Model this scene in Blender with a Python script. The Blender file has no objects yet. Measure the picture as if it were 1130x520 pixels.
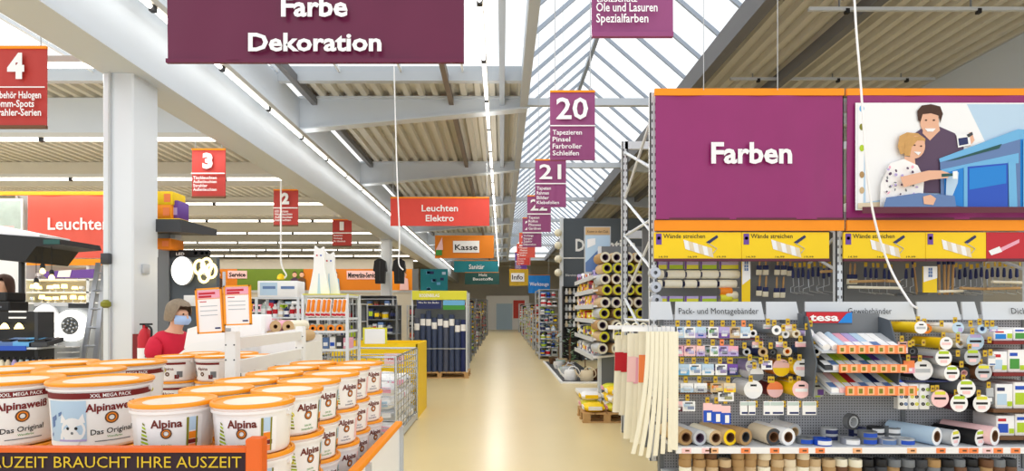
import bpy, math, random
from mathutils import Vector, Matrix
random.seed(7)
sc = bpy.context.scene
COL = sc.collection
# ---------------------------------------------------------------- camera, sky, exposure
F, CX, CY, EYE = 620.0, 554.0, 344.0, 1.6        # focal length in pixels of the 1130 x 520 frame, principal point, eye height
cam_data = bpy.data.cameras.new('camera')
cam_data.sensor_fit = 'HORIZONTAL'
cam_data.sensor_width = 36.0
cam_data.lens = 36.0 * F / 1130.0
cam_data.shift_x = (565.0 - CX) / 1130.0
cam_data.shift_y = (CY - 260.0) / 1130.0
cam_data.clip_end = 300
cam = bpy.data.objects.new('camera', cam_data)
COL.objects.link(cam)
cam.location = (0, 0, EYE)
cam.rotation_euler = (math.pi / 2, 0, 0)
sc.camera = cam
world = bpy.data.worlds.new('sky')
sc.world = world
world.use_nodes = True
world.node_tree.nodes['Background'].inputs['Color'].default_value = (0.97, 0.985, 1.0, 1)
world.node_tree.nodes['Background'].inputs['Strength'].default_value = 1.25
sc.view_settings.view_transform = 'Standard'
sc.view_settings.look = 'None'
sc.view_settings.exposure = 0.10
sc.view_settings.gamma = 1.0
sc.view_settings.use_curve_mapping = False
STRIP_W = 11.0       # watts per metre of fluorescent strip

# ---------------------------------------------------------------- helpers
def P(px, py, d):
    return Vector(((px - CX) / F * d, d, EYE - (py - CY) / F * d))
def X(px, d): return (px - CX) / F * d
def Z(py, d): return EYE - (py - CY) / F * d
def S(n, d): return n / F * d

def lin(c):
    out = []
    for u in c:
        u = u / 255.0
        out.append(u / 12.92 if u <= 0.04045 else ((u + 0.055) / 1.055) ** 2.4)
    return out
M = {}
def mat(name, col, rough=0.5, metal=0.0, emit=0.0, var=0.0, scale=6.0, bump=0.0, alpha=1.0, spec=0.4):
    m = bpy.data.materials.new(name)
    m.use_nodes = True
    nt = m.node_tree
    b = nt.nodes['Principled BSDF']
    c = lin(col) + [1.0]
    b.inputs['Base Color'].default_value = c
    b.inputs['Roughness'].default_value = rough
    b.inputs['Metallic'].default_value = metal
    b.inputs['Specular IOR Level'].default_value = spec
    if alpha < 1: b.inputs['Alpha'].default_value = alpha
    if emit:
        b.inputs['Emission Color'].default_value = c
        b.inputs['Emission Strength'].default_value = emit
    if var or bump:
        tc = nt.nodes.new('ShaderNodeTexCoord')
        no = nt.nodes.new('ShaderNodeTexNoise')
        no.inputs['Scale'].default_value = scale
        no.inputs['Detail'].default_value = 4
        nt.links.new(tc.outputs['Object'], no.inputs['Vector'])
        if var:
            mx = nt.nodes.new('ShaderNodeMix'); mx.data_type = 'RGBA'
            mx.inputs[6].default_value = [x * (1 - var) for x in c[:3]] + [1]
            mx.inputs[7].default_value = [min(1, x * (1 + var)) for x in c[:3]] + [1]
            nt.links.new(no.outputs['Fac'], mx.inputs[0])
            nt.links.new(mx.outputs[2], b.inputs['Base Color'])
        if bump:
            bp = nt.nodes.new('ShaderNodeBump')
            bp.inputs['Strength'].default_value = bump
            bp.inputs['Distance'].default_value = 0.01
            nt.links.new(no.outputs['Fac'], bp.inputs['Height'])
            nt.links.new(bp.outputs['Normal'], b.inputs['Normal'])
    M[name] = m
    return m

_text = {}
def text_geo(s, bold=0.0):
    k = (s, bold)
    if k not in _text:
        cu = bpy.data.curves.new('t', 'FONT')
        cu.body = s; cu.size = 1.0; cu.offset = bold; cu.resolution_u = 2
        cu.dimensions = '2D'; cu.fill_mode = 'BOTH'
        o = bpy.data.objects.new('t', cu)
        me = o.to_mesh()
        vs = [(v.co.x, v.co.y) for v in me.vertices]
        fs = [tuple(p.vertices) for p in me.polygons]
        o.to_mesh_clear()
        bpy.data.objects.remove(o); bpy.data.curves.remove(cu)
        x0 = min(v[0] for v in vs); x1 = max(v[0] for v in vs)
        _text[k] = ([(v[0] - (x0 + x1) / 2, v[1] / 0.70) for v in vs], fs, x1 - x0)
    return _text[k]

class MB:
    def __init__(s, m=None):
        s.v = []; s.f = []; s.mi = []; s.mats = []; s.c = 0
        if m: s.m(m)
    def m(s, name):
        if name not in s.mats: s.mats.append(name)
        s.c = s.mats.index(name); return s
    def add(s, vs, fs):
        n = len(s.v)
        s.v += [tuple(v) for v in vs]
        s.f += [tuple(i + n for i in f) for f in fs]
        s.mi += [s.c] * len(fs); return s
    def box(s, a, b):
        x0, y0, z0 = a; x1, y1, z1 = b
        return s.add([(x0,y0,z0),(x1,y0,z0),(x1,y1,z0),(x0,y1,z0),(x0,y0,z1),(x1,y0,z1),(x1,y1,z1),(x0,y1,z1)],
                     [(0,3,2,1),(4,5,6,7),(0,1,5,4),(1,2,6,5),(2,3,7,6),(3,0,4,7)])
    def cbox(s, c, d, rot=None):
        n = len(s.v)
        s.box((-d[0]/2,-d[1]/2,-d[2]/2), (d[0]/2,d[1]/2,d[2]/2))
        for i in range(n, len(s.v)):
            p = Vector(s.v[i])
            if rot: p = rot @ p
            s.v[i] = tuple(p + Vector(c))
        return s
    def bbox(s, a, b, r=0.01):
        """box with chamfered vertical edges and top rim"""
        x0,y0,z0 = a; x1,y1,z1 = b
        r = min(r, abs(x1-x0)*.4, abs(y1-y0)*.4, abs(z1-z0)*.4)
        def loop(k, z): return [(x0+r,y0+k,z),(x1-r,y0+k,z),(x1-k,y0+r,z),(x1-k,y1-r,z),(x1-r,y1-k,z),(x0+r,y1-k,z),(x0+k,y1-r,z),(x0+k,y0+r,z)]
        vs = loop(r*.7, z0) + loop(0, z0+r) + loop(0, z1-r) + loop(r*.7, z1)
        fs = [tuple(range(7,-1,-1)), tuple(range(24,32))]
        for l in range(3):
            for i in range(8):
                j = (i+1) % 8
                fs.append((l*8+i, l*8+j, l*8+8+j, l*8+8+i))
        return s.add(vs, fs)
    def frame(s, ax):
        ax = Vector(ax).normalized()
        u = ax.orthogonal().normalized() if abs(ax.z) < 0.999 else Vector((1,0,0))
        if abs(ax.z) < 0.999:
            u = Vector((0,0,1)).cross(ax).normalized()
        return u, ax.cross(u)
    def cyl(s, p0, p1, r0, r1=None, n=12, caps=True):
        p0, p1 = Vector(p0), Vector(p1)
        r1 = r0 if r1 is None else r1
        u, w = s.frame(p1 - p0)
        vs = []
        for p, r in ((p0, r0), (p1, r1)):
            for i in range(n):
                a = 2*math.pi*i/n
                vs.append(p + u*math.cos(a)*r + w*math.sin(a)*r)
        fs = [(i, (i+1) % n, n+(i+1) % n, n+i) for i in range(n)]
        if caps: fs += [tuple(range(n-1,-1,-1)), tuple(range(n, 2*n))]
        return s.add(vs, fs)
    def arc(s, r, z0, z1, a0, a1, n=8):
        vs = []
        for i in range(n+1):
            a = a0+(a1-a0)*i/n
            vs += [(r*math.cos(a), r*math.sin(a), z0), (r*math.cos(a), r*math.sin(a), z1)]
        return s.add(vs, [(2*i,2*i+2,2*i+3,2*i+1) for i in range(n)])
    def lathe(s, prof, n=24, c=(0,0,0), sx=1.0, sy=1.0, axis=None, caps=True):
        """profile of (radius, height) spun about +Z (or AXIS) at C"""
        c = Vector(c)
        if axis: u, w = s.frame(axis); ax = Vector(axis).normalized()
        else: u, w, ax = Vector((1,0,0)), Vector((0,1,0)), Vector((0,0,1))
        vs = []
        for r, z in prof:
            for i in range(n):
                a = 2*math.pi*i/n
                vs.append(c + u*(math.cos(a)*r*sx) + w*(math.sin(a)*r*sy) + ax*z)
        fs = []
        for k in range(len(prof)-1):
            for i in range(n):
                j = (i+1) % n
                fs.append((k*n+i, k*n+j, k*n+n+j, k*n+n+i))
        if caps and prof[0][0] > 1e-6 and prof[0] != prof[-1]: fs.append(tuple(range(n-1,-1,-1)))
        if caps and prof[-1][0] > 1e-6 and prof[0] != prof[-1]: fs.append(tuple(range((len(prof)-1)*n, len(prof)*n)))
        return s.add(vs, fs)
    def tube(s, pts, r, n=6):
        pts = [Vector(p) for p in pts]
        u = None; vs = []
        for k, p in enumerate(pts):
            t = (pts[min(k+1, len(pts)-1)] - pts[max(k-1, 0)]).normalized()
            if u is None: u = t.orthogonal().normalized()
            u = (u - t*u.dot(t)).normalized(); w = t.cross(u)
            rr = r[k] if isinstance(r, (list, tuple)) else r
            for i in range(n):
                a = 2*math.pi*i/n
                vs.append(p + u*math.cos(a)*rr + w*math.sin(a)*rr)
        fs = []
        for k in range(len(pts)-1):
            for i in range(n):
                j = (i+1) % n
                fs.append((k*n+i, k*n+j, k*n+n+j, k*n+n+i))
        fs += [tuple(range(n-1,-1,-1)), tuple(range((len(pts)-1)*n, len(pts)*n))]
        return s.add(vs, fs)
    def prism(s, pts, ex):
        pts = [Vector(p) for p in pts]; ex = Vector(ex); n = len(pts)
        fs = [tuple(range(n-1,-1,-1)), tuple(range(n, 2*n))]
        fs += [(i, (i+1) % n, n+(i+1) % n, n+i) for i in range(n)]
        return s.add(pts + [p + ex for p in pts], fs)
    def text(s, t, base, cap, width=None, bold=0.03, right=(1,0,0), up=(0,0,1), align='c', maxw=None):
        vs, fs, w = text_geo(t, bold)
        base, right, up = Vector(base), Vector(right), Vector(up)
        kx = cap/0.70 if width is None else width/w
        if maxw and kx*w > maxw: kx = maxw/w
        sh = 0 if align == 'c' else (w*kx/2 if align == 'l' else -w*kx/2)
        return s.add([base + right*(x*kx+sh) + up*(y*cap) for x, y in vs], fs)
    def textmap(s, t, fn, cap, width, bold=0.03):
        vs, fs, w = text_geo(t, bold)
        return s.add([fn(x*width/w, y*cap) for x, y in vs], fs)
    def data(s, name, smooth=True, off=None):
        me = bpy.data.meshes.new(name)
        vs = s.v if off is None else [(v[0]-off[0], v[1]-off[1], v[2]-off[2]) for v in s.v]
        me.from_pydata(vs, [], s.f)
        for m in s.mats: me.materials.append(M[m])
        if len(s.mats) > 1: me.polygons.foreach_set('material_index', s.mi)
        if smooth:
            me.polygons.foreach_set('use_smooth', [True]*len(s.f))
            me.update()
            me.set_sharp_from_angle(angle=math.radians(38))
        me.update()
        return me

def nth(n):
    w = ['first','second','third','fourth','fifth','sixth','seventh','eighth','ninth','tenth','eleventh','twelfth']
    return w[n-1] if n <= 12 else '%d%s' % (n, 'st' if n % 10 == 1 and n != 11 else 'nd' if n % 10 == 2 and n != 12 else 'rd' if n % 10 == 3 and n != 13 else 'th')
def cw(c):
    return {'paper':'off-white','tag_pink':'pale pink','tag_orange':'coral','tag_peach':'peach','roll_navy':'dark blue','roll_slate':'slate blue','leaf_pale':'pale green','kraft':'kraft brown','fleece':'cream'}.get(c, c.replace('_',' '))
def tag(o, label=None, cat=None, group=None, kind=None):
    if label: o['label'] = label
    if cat: o['category'] = cat
    if group: o['group'] = group
    if kind: o['kind'] = kind
    return o
def thing(name, label=None, cat=None, loc=(0,0,0), rz=0.0, group=None, kind=None):
    o = bpy.data.objects.new(name, None)
    o.empty_display_size = 0.1
    COL.objects.link(o)
    o.location = loc; o.rotation_euler = (0, 0, rz)
    return tag(o, label, cat, group, kind)
def ob(name, mb, parent=None, label=None, cat=None, group=None, kind=None, loc=None, rot=None, smooth=True):
    """link a builder (world or local coordinates) or shared mesh as one object; a part of an Empty stays in world coordinates unless LOC is given"""
    if isinstance(mb, MB):
        if parent is None and loc is None:
            xs = [v[0] for v in mb.v]; ys = [v[1] for v in mb.v]; zs = [v[2] for v in mb.v]
            loc = ((min(xs)+max(xs))/2, (min(ys)+max(ys))/2, min(zs))
            me = mb.data(name, smooth, loc)
        else:
            me = mb.data(name, smooth)
    else: me = mb
    o = bpy.data.objects.new(name, me)
    COL.objects.link(o)
    if parent is not None:
        o.parent = parent
        if loc is None:
            b = parent
            off = Vector((0,0,0))
            while b is not None:
                off -= Vector(b.location); b = b.parent
            loc = off
    o.location = loc
    if rot: o.rotation_euler = rot
    return tag(o, label, cat, group, kind)
def copy_tree(o, parent=None, loc=None, rz=None, label=None, group=None):
    c = o.copy(); COL.objects.link(c); c.parent = parent
    if loc is not None: c.location = loc
    if rz is not None: c.rotation_euler = (0, 0, rz)
    if label: c['label'] = label
    if group: c['group'] = group
    for ch in list(KIDS.get(o.name, ())): copy_tree(ch, c)
    return c
KIDS = {}
def local(name, mb, parent, loc=(0,0,0), rot=None, label=None, smooth=True):
    """a part in its parent's own coordinates, remembered for copy_tree"""
    o = ob(name, mb, parent, loc=loc, rot=rot, label=label, smooth=smooth)
    KIDS.setdefault(parent.name, []).append(o)
    return o

# ---------------------------------------------------------------- materials
for n, c, kw in (
    ('floor', (228,207,156), dict(rough=.28, var=.05, scale=1.3, spec=.5)),
    ('white_steel', (224,229,234), dict(rough=.45, var=.03, scale=2)),
    ('beam_white', (203,211,220), dict(rough=.55, var=.03, scale=1)),
    ('deck', (200,196,184), dict(rough=.55, var=.05, scale=1)),
    ('purlin_grey', (180,186,192), dict(rough=.5)),
    ('purlin_dark', (112,112,114), dict(rough=.6)),
    ('purlin_brown', (120,108,98), dict(rough=.6)),
    ('bar_grey', (168,178,192), dict(rough=.5)),
    ('wall', (205,200,188), dict(rough=.8, var=.03)),
    ('tube', (255,252,246), dict(rough=.4, emit=4.0)),
    ('fitting', (190,186,176), dict(rough=.5)),
    ('black', (24,24,26), dict(rough=.5)),
    ('dark_grey', (62,64,68), dict(rough=.55, var=.06)),
    ('mid_grey', (120,124,128), dict(rough=.55)),
    ('light_grey', (190,194,198), dict(rough=.5)),
    ('shelf_grey', (206,210,214), dict(rough=.45, var=.02)),
    ('panel_grey', (84,92,100), dict(rough=.5, var=.04)),
    ('chrome', (200,204,208), dict(rough=.25, metal=.9)),
    ('wire', (178,182,186), dict(rough=.35, metal=.6)),
    ('white', (246,246,246), dict(rough=.5)),
    ('paper', (250,248,246), dict(rough=.7)),
    ('pail_white', (246,244,242), dict(rough=.35, var=.015)),
    ('orange', (245,138,24), dict(rough=.5)),
    ('lid_orange', (250,158,24), dict(rough=.35, var=.06, scale=10)),
    ('lid_white', (244,232,210), dict(rough=.3)),
    ('banner_orange', (255,150,10), dict(rough=.6, var=.04)),
    ('banner_purple', (146,38,106), dict(rough=.38, var=.10, scale=2.5)),
    ('banner_wine', (98,20,60), dict(rough=.36, var=.10, scale=2.5)),
    ('sign_purple', (146,70,120), dict(rough=.55, var=.05)),
    ('sign_red', (186,56,48), dict(rough=.55, var=.05)),
    ('banner_red', (226,74,62), dict(rough=.55, var=.05)),
    ('banner_coral', (226,92,76), dict(rough=.55, var=.06)),
    ('teal', (24,132,146), dict(rough=.55)),
    ('dark_green', (34,84,80), dict(rough=.55)),
    ('yellow', (252,212,10), dict(rough=.5, var=.03)),
    ('lemon', (226,222,60), dict(rough=.5)),
    ('lime', (178,206,40), dict(rough=.5)),
    ('tag_yellow', (206,170,40), dict(rough=.5)),
    ('tag_peach', (250,190,140), dict(rough=.5)),
    ('tag_orange', (252,140,80), dict(rough=.5)),
    ('tag_pink', (252,206,206), dict(rough=.5)),
    ('red', (196,24,40), dict(rough=.45)),
    ('shirt_red', (206,28,58), dict(rough=.8, var=.08, scale=20)),
    ('dark_red', (122,24,24), dict(rough=.5)),
    ('brown_red', (110,34,20), dict(rough=.5)),
    ('maroon', (96,36,52), dict(rough=.5)),
    ('pink', (240,170,190), dict(rough=.5)),
    ('blue', (30,80,190), dict(rough=.45)),
    ('navy', (34,44,96), dict(rough=.5)),
    ('roll_navy', (66,78,108), dict(rough=.5, var=.1)),
    ('roll_slate', (84,90,110), dict(rough=.5, var=.1)),
    ('sky_blue', (110,180,226), dict(rough=.5)),
    ('pale_blue', (188,214,236), dict(rough=.5)),
    ('steel_blue', (96,126,176), dict(rough=.4)),
    ('bright_blue', (20,130,214), dict(rough=.5)),
    ('lavender', (186,170,220), dict(rough=.5)),
    ('purple', (110,70,160), dict(rough=.5)),
    ('green', (70,150,60), dict(rough=.5)),
    ('olive', (128,128,30), dict(rough=.5)),
    ('band_green', (112,140,40), dict(rough=.6)),
    ('band_orange', (226,130,20), dict(rough=.6)),
    ('wood', (196,156,104), dict(rough=.7, var=.15, scale=9)),
    ('wood_white', (238,236,230), dict(rough=.6, var=.03)),
    ('frame_orange', (226,98,16), dict(rough=.5, var=.08)),
    ('chalk', (46,26,38), dict(rough=.7, var=.1)),
    ('chalk_text', (214,180,40), dict(rough=.7)),
    ('cardboard', (204,170,124), dict(rough=.8, var=.05)),
    ('kraft', (176,140,92), dict(rough=.7, var=.08)),
    ('tan', (206,178,136), dict(rough=.6, var=.06)),
    ('brown', (110,74,46), dict(rough=.6, var=.1)),
    ('beige', (230,214,184), dict(rough=.6, var=.04)),
    ('cream', (244,238,214), dict(rough=.4, var=.03)),
    ('fleece', (246,240,220), dict(rough=.9, var=.06, scale=30)),
    ('silver', (186,190,198), dict(rough=.3, metal=.5)),
    ('skin', (232,180,150), dict(rough=.6, var=.03)),
    ('hair_grey', (140,124,104), dict(rough=.7, var=.25, scale=40)),
    ('hair_brown', (74,48,36), dict(rough=.7, var=.2, scale=30)),
    ('hair_fair', (206,158,96), dict(rough=.7, var=.15, scale=30)),
    ('mask_blue', (170,196,236), dict(rough=.8)),
    ('plum', (92,72,96), dict(rough=.7)),
    ('lamp_white', (255,252,244), dict(rough=.4, emit=1.5)),
    ('lamp_warm', (255,226,150), dict(rough=.4, emit=2.5)),
    ('foliage', (70,110,60), dict(rough=.7, var=.2)),
    ('leaf_pale', (190,206,200), dict(rough=.7, var=.2)),
):
    mat(n, c, **kw)
def node_mats():
    # roof glazing: clear panes that let the sky through
    m = bpy.data.materials.new('glass'); m.use_nodes = True; nt = m.node_tree
    nt.nodes.remove(nt.nodes['Principled BSDF'])
    tr = nt.nodes.new('ShaderNodeBsdfTransparent'); tr.inputs[0].default_value = (.96,.98,.99,1)
    gl = nt.nodes.new('ShaderNodeBsdfGlossy'); gl.inputs['Roughness'].default_value = .1
    mx = nt.nodes.new('ShaderNodeMixShader'); mx.inputs[0].default_value = .04
    nt.links.new(tr.outputs[0], mx.inputs[1]); nt.links.new(gl.outputs[0], mx.inputs[2])
    nt.links.new(mx.outputs[0], nt.nodes['Material Output'].inputs[0])
    M['glass'] = m
    # clear film of blister packs and bags
    m = m.copy(); m.name = 'film'
    m.node_tree.nodes['Mix Shader'].inputs[0].default_value = .22
    M['film'] = m
    # perforated back panel of the tape gondola: fine rows of holes
    m = mat('pegboard', (176,178,184), rough=.55); nt = m.node_tree
    tc = nt.nodes.new('ShaderNodeTexCoord'); mp = nt.nodes.new('ShaderNodeVectorMath'); mp.operation = 'MULTIPLY'
    mp.inputs[1].default_value = (40, 0, 40)
    fr = nt.nodes.new('ShaderNodeVectorMath'); fr.operation = 'FRACTION'
    sb = nt.nodes.new('ShaderNodeVectorMath'); sb.operation = 'SUBTRACT'; sb.inputs[1].default_value = (.5, 0, .5)
    ln = nt.nodes.new('ShaderNodeVectorMath'); ln.operation = 'LENGTH'
    lt = nt.nodes.new('ShaderNodeMath'); lt.operation = 'LESS_THAN'; lt.inputs[1].default_value = .22
    mix = nt.nodes.new('ShaderNodeMix'); mix.data_type = 'RGBA'
    mix.inputs[6].default_value = lin((176,178,184)) + [1]; mix.inputs[7].default_value = lin((60,62,66)) + [1]
    for a, b in ((tc.outputs['Object'], mp.inputs[0]), (mp.outputs[0], fr.inputs[0]), (fr.outputs[0], sb.inputs[0]),
                 (sb.outputs[0], ln.inputs[0]), (ln.outputs['Value'], lt.inputs[0]), (lt.outputs[0], mix.inputs[0]),
                 (mix.outputs[2], nt.nodes['Principled BSDF'].inputs['Base Color'])):
        nt.links.new(a, b)
node_mats()
# ---------------------------------------------------------------- structure
ROOF, GB = 5.84, 4.30                      # roof deck height, girder underside
BEAMS = [11.1 + 4.8*k for k in range(8)]
BACK = 52.0
def structure():
    b = MB('floor'); b.box((-26,-1.5,-.1), (14,BACK,0)); ob('floor', b, kind='structure')
    b = MB('wall'); b.box((-26,BACK,0), (14,BACK+.2,6.2)); ob('wall_back', b, kind='structure')
    # roof deck of trapezoid sheet between the beams
    ceil = thing('ceiling', kind='structure', loc=(0, 20, ROOF))
    def sheet(x0, x1, y0, y1):
        p = .27; n = max(1, int(round((x1-x0)/p))); p = (x1-x0)/n
        prof = []
        for i in range(n):
            x = x0+i*p
            prof += [(x, ROOF+.09), (x+p*.38, ROOF+.09), (x+p*.5, ROOF), (x+p*.88, ROOF)]
        prof.append((x1, ROOF+.09))
        vs = [(x, y0, z) for x, z in prof] + [(x, y1, z) for x, z in prof]
        k = len(prof)
        b = MB('deck'); b.add(vs, [(i, i+1, k+i+1, k+i) for i in range(k-1)])
        ob('roof_panel', b, ceil, smooth=False)
    ys = [10.15] + BEAMS
    for k in range(len(ys)-1):
        sheet(-4.0, .45, ys[k], ys[k+1]); sheet(-24, -4.5, ys[k], ys[k+1])
    for y0, y1 in ((4.6, 11.1), ) + tuple((BEAMS[k], BEAMS[k+1]) for k in range(7)):
        sheet(3.45, 8.0, y0, y1)
    for k in range(len(ys)-1): sheet(8.5, 13.5, ys[k], ys[k+1])
    b = MB('deck'); b.box((-24,BEAMS[-1],ROOF), (14,BACK,ROOF+.1)); ob('roof_panel', b, ceil)
    for x, m, w in ((-1.0,'purlin_brown',.09), (.0,'bar_grey',.10), (-3.7,'purlin_dark',.10)):
        b = MB(m); b.box((x-w/2, 6.3, ROOF-.16), (x+w/2, BEAMS[-1], ROOF-.01)); ob('purlin', b, ceil)
    b = MB('purlin_dark'); b.box((4.88, 4.6, ROOF-.2), (5.02, BEAMS[-1], ROOF-.01)); ob('purlin', b, ceil)
    for x0, x1, m in ((.35,.50,'purlin_grey'), (3.40,3.58,'purlin_dark')):
        b = MB(m); b.box((x0, 6.3, ROOF-.22), (x1, BEAMS[-1], ROOF+.12)); ob('skylight_kerb', b, ceil)
    b = MB('purlin_grey'); b.box((-24, 10.02, ROOF-.12), (.35, 10.15, ROOF+.14)); ob('purlin', b, ceil)
    # longitudinal girders on columns
    for xa, xb in ((-4.45,-4.0), (7.9,8.35)):
        b = MB('beam_white')
        b.box((xa, 4.0, GB), (xb, BACK, ROOF-.02))
        b.box((xa-.03, 4.0, GB-.03), (xb+.03, BACK, GB+.02))
        ob('roof_girder', b, kind='structure')
    for y in BEAMS:
        # tapered cross beams, the slim tie below the ridge glazing, and the beams of the next bay
        b = MB('beam_white')
        b.prism([(-4.0,y,ROOF-.02),(-4.0,y,5.2),(.5,y,5.62),(.5,y,ROOF-.02)], (0,.12,0))
        b.box((-4.0,y-.06,5.80),(.5,y+.18,5.84))
        b.prism([(-4.0,y-.06,5.18),(-4.0,y-.06,5.22),(.5,y-.06,5.64),(.5,y-.06,5.60)], (0,.24,0))
        b.box((.5,y,ROOF-.16),(3.45,y+.1,ROOF-.02))
        b.prism([(7.9,y,ROOF-.02),(7.9,y,5.2),(3.4,y,5.62),(3.4,y,ROOF-.02)], (0,.12,0))
        ob('roof_beam', b, kind='structure')
        b = MB('beam_white' if y < 12 else 'deck'); b.box((-24, y, 5.0 if y < 12 else 5.16), (-4.45, y+.14, ROOF-.01))  # nearest beam is whiter, with the skylight falling on it put into its colour
        ob('roof_beam', b, kind='structure')
    for k, y in enumerate((6.29, 20.7, 35.1)):
        t = thing('column', kind='structure', loc=(-4.28, y+.25, 0))
        b = MB('white_steel'); b.bbox((-4.475,y,0), (-4.13,y+.46,GB), .015); ob('shaft', b, t)
        if k == 0:
            b = MB('light_grey'); b.cyl((-4.38,y-.02,.2),(-4.38,y-.02,GB),.016,n=8); ob('conduit', b, t)
            b = MB('dark_grey'); b.bbox((-4.46,y-.06,Z(292,y)), (-4.36,y,Z(280,y)), .01); ob('junction_box', b, t)
            b = MB('olive'); b.lathe([(.02,0),(.05,.02),(.05,.06),(.02,.09)], 10, (-4.4,y-.05,Z(340,y))); ob('plug', b, t)
            b = MB('light_grey'); b.bbox((-4.13,y+.14,Z(301,y)), (-4.10,y+.26,Z(290,y)), .008); ob('switch_plate', b, t)
    # ridge glazing over the aisle
    w = thing('window_1', kind='structure', loc=(1.95, 24, ROOF))
    XL, XM, XR, RZ = .45, 1.95, 3.45, 7.25
    n = 41; y0 = 6.4; st = .82
    pane = {}
    for sgn, xa in ((1, XL), (-1, XR)):
        b = MB('glass'); b.add([(xa,0,ROOF+.1),(XM,0,RZ),(XM,st,RZ),(xa,st,ROOF+.1)], [(0,1,2,3)]); pane[sgn] = b.data('pane', False)
        b = MB('bar_grey'); d = Vector((XM-xa,0,RZ-ROOF-.1)); d.normalize(); nn = Vector((-d.z,0,d.x))*.032
        b.prism([Vector((xa,-.018,ROOF+.1))-nn, Vector((XM,-.018,RZ))-nn, Vector((XM,-.018,RZ))+nn, Vector((xa,-.018,ROOF+.1))+nn], (0,.036,0))
        pane[sgn*2] = b.data('glazing_bar', False)
    for i in range(n+1):
        for sgn in (1,-1):
            if i < n: ob('pane', pane[sgn], w, loc=(-1.95, y0+i*st-24, -ROOF))
            ob('glazing_bar', pane[sgn*2], w, loc=(-1.95, y0+i*st-24, -ROOF))
    b = MB('bar_grey'); b.box((XM-.04,y0,RZ-.06),(XM+.04,y0+n*st,RZ+.03)); ob('ridge_bar', b, w)
    # flat cross glazing near the front of the bay
    w = thing('window_2', kind='structure', loc=(-8, 8, ROOF))
    b = MB('glass'); b.add([(0,5.2,ROOF+.05),(1.1,5.2,ROOF+.05),(1.1,10.05,ROOF+.05),(0,10.05,ROOF+.05)], [(0,1,2,3)]); pm = b.data('pane', False)
    for i in range(22):
        x = .4-1.1*(i+1)
        ob('pane', pm, w, loc=(x+8,-8,-ROOF))
        b = MB('white_steel'); b.box((x-.02,5.2,ROOF+.03),(x+.02,10.05,ROOF+.09)); ob('glazing_bar', b, w)
structure()

def strip_light(name, label, p0, p1, seg=1.5, fit=.09, group=None, power=STRIP_W, up=None):
    """a row of fluorescent battens: housing, tubes, black joints, and the light it gives"""
    p0, p1 = Vector(p0), Vector(p1); L = (p1-p0).length; d = (p1-p0)/L
    t = thing(name, label, 'ceiling light', p0, group=group)
    side = Vector((d.y, -d.x, 0))*fit/2
    h = MB('fitting'); h.prism([p0-side+Vector((0,0,.03)), p0+side+Vector((0,0,.03)), p0+side+Vector((0,0,.10)), p0-side+Vector((0,0,.10))], p1-p0)
    ob('housing', h, t)
    n = max(1, int(L/seg)); sl = L/n
    for i in range(n):
        a = p0 + d*(i*sl+.05); e = p0 + d*((i+1)*sl-.05)
        b = MB('tube'); b.cyl(a, e, .026, n=8); ob('tube', b, t)
        b = MB('black'); b.cbox(p0 + d*(i*sl) + Vector((0,0,.0)), (.06,.06,.07)); ob('tube_holder', b, t)
    la = bpy.data.lights.new('strip_glow', 'AREA'); la.shape = 'RECTANGLE'
    la.size = L; la.size_y = .12; la.energy = power*L; la.color = (1,.965,.91)
    lo = bpy.data.objects.new('strip_glow', la); COL.objects.link(lo); lo.parent = t
    c = (p0+p1)/2
    lo.location = (c-p0) + Vector((0,0,-.045))
    lo.rotation_euler = (0,0,math.atan2(d.y, d.x))
    # open battens throw light upwards past the housing too
    lu = bpy.data.lights.new('strip_upglow', 'AREA'); lu.shape = 'RECTANGLE'
    lu.size = L; lu.size_y = .12; lu.energy = (power if up is None else STRIP_W*up)*L*.45; lu.color = (1,.97,.92)
    lo = bpy.data.objects.new('strip_upglow', lu); COL.objects.link(lo); lo.parent = t
    lo.location = (c-p0) + Vector((0,0,.115))
    lo.rotation_euler = (math.pi,0,math.atan2(d.y, d.x))
    return t
strip_light('strip_light', 'long fluorescent strip running along the side of the white girder', (-3.80,4.6,4.90), (-3.80,44,4.90), power=STRIP_W*.10, up=.3)
strip_light('strip_light', 'long fluorescent strip hanging under the cross beams beside the ridge skylight', (-.26,5.0,5.18), (-.26,44,5.18), fit=.07, up=.35)
for k in range(10):
    y = 6.36 + 2.72*k
    strip_light('strip_light', '%s fluorescent cross strip of the lamp hall, counted from the white column' % nth(k+1), (-4.2,y,4.38), (-22,y,4.38), seg=1.5, group='cross strips of the lamp hall', power=STRIP_W*.5)
for k in range(2):
    y = (7.3, 10.0)[k]
    t = thing('strip_light', ('slim unlit light rail hung under the grey roof sheets, farther from the wall banner', 'slim unlit light rail hung under the grey roof sheets just above the wall banner')[k], 'ceiling light', (5,y,5.4))
    x0, x1 = ((3.98,8.2),(4.06,7.7))[k]; z = Z((10,87)[k], y)
    b = MB('light_grey'); b.box((x0,y-.02,z-.025),(x1,y+.02,z+.02)); ob('rail', b, t)
    for x in (x0+.4,(x0+x1)/2,x1-.6):
        b = MB('mid_grey'); b.cyl((x,y,z),(x,y,ROOF),.012,n=6); ob('hanger', b, t)
        b = MB('black'); b.cbox((x+.1,y,z-.03),(.05,.05,.06)); ob('tube_holder', b, t)
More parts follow.
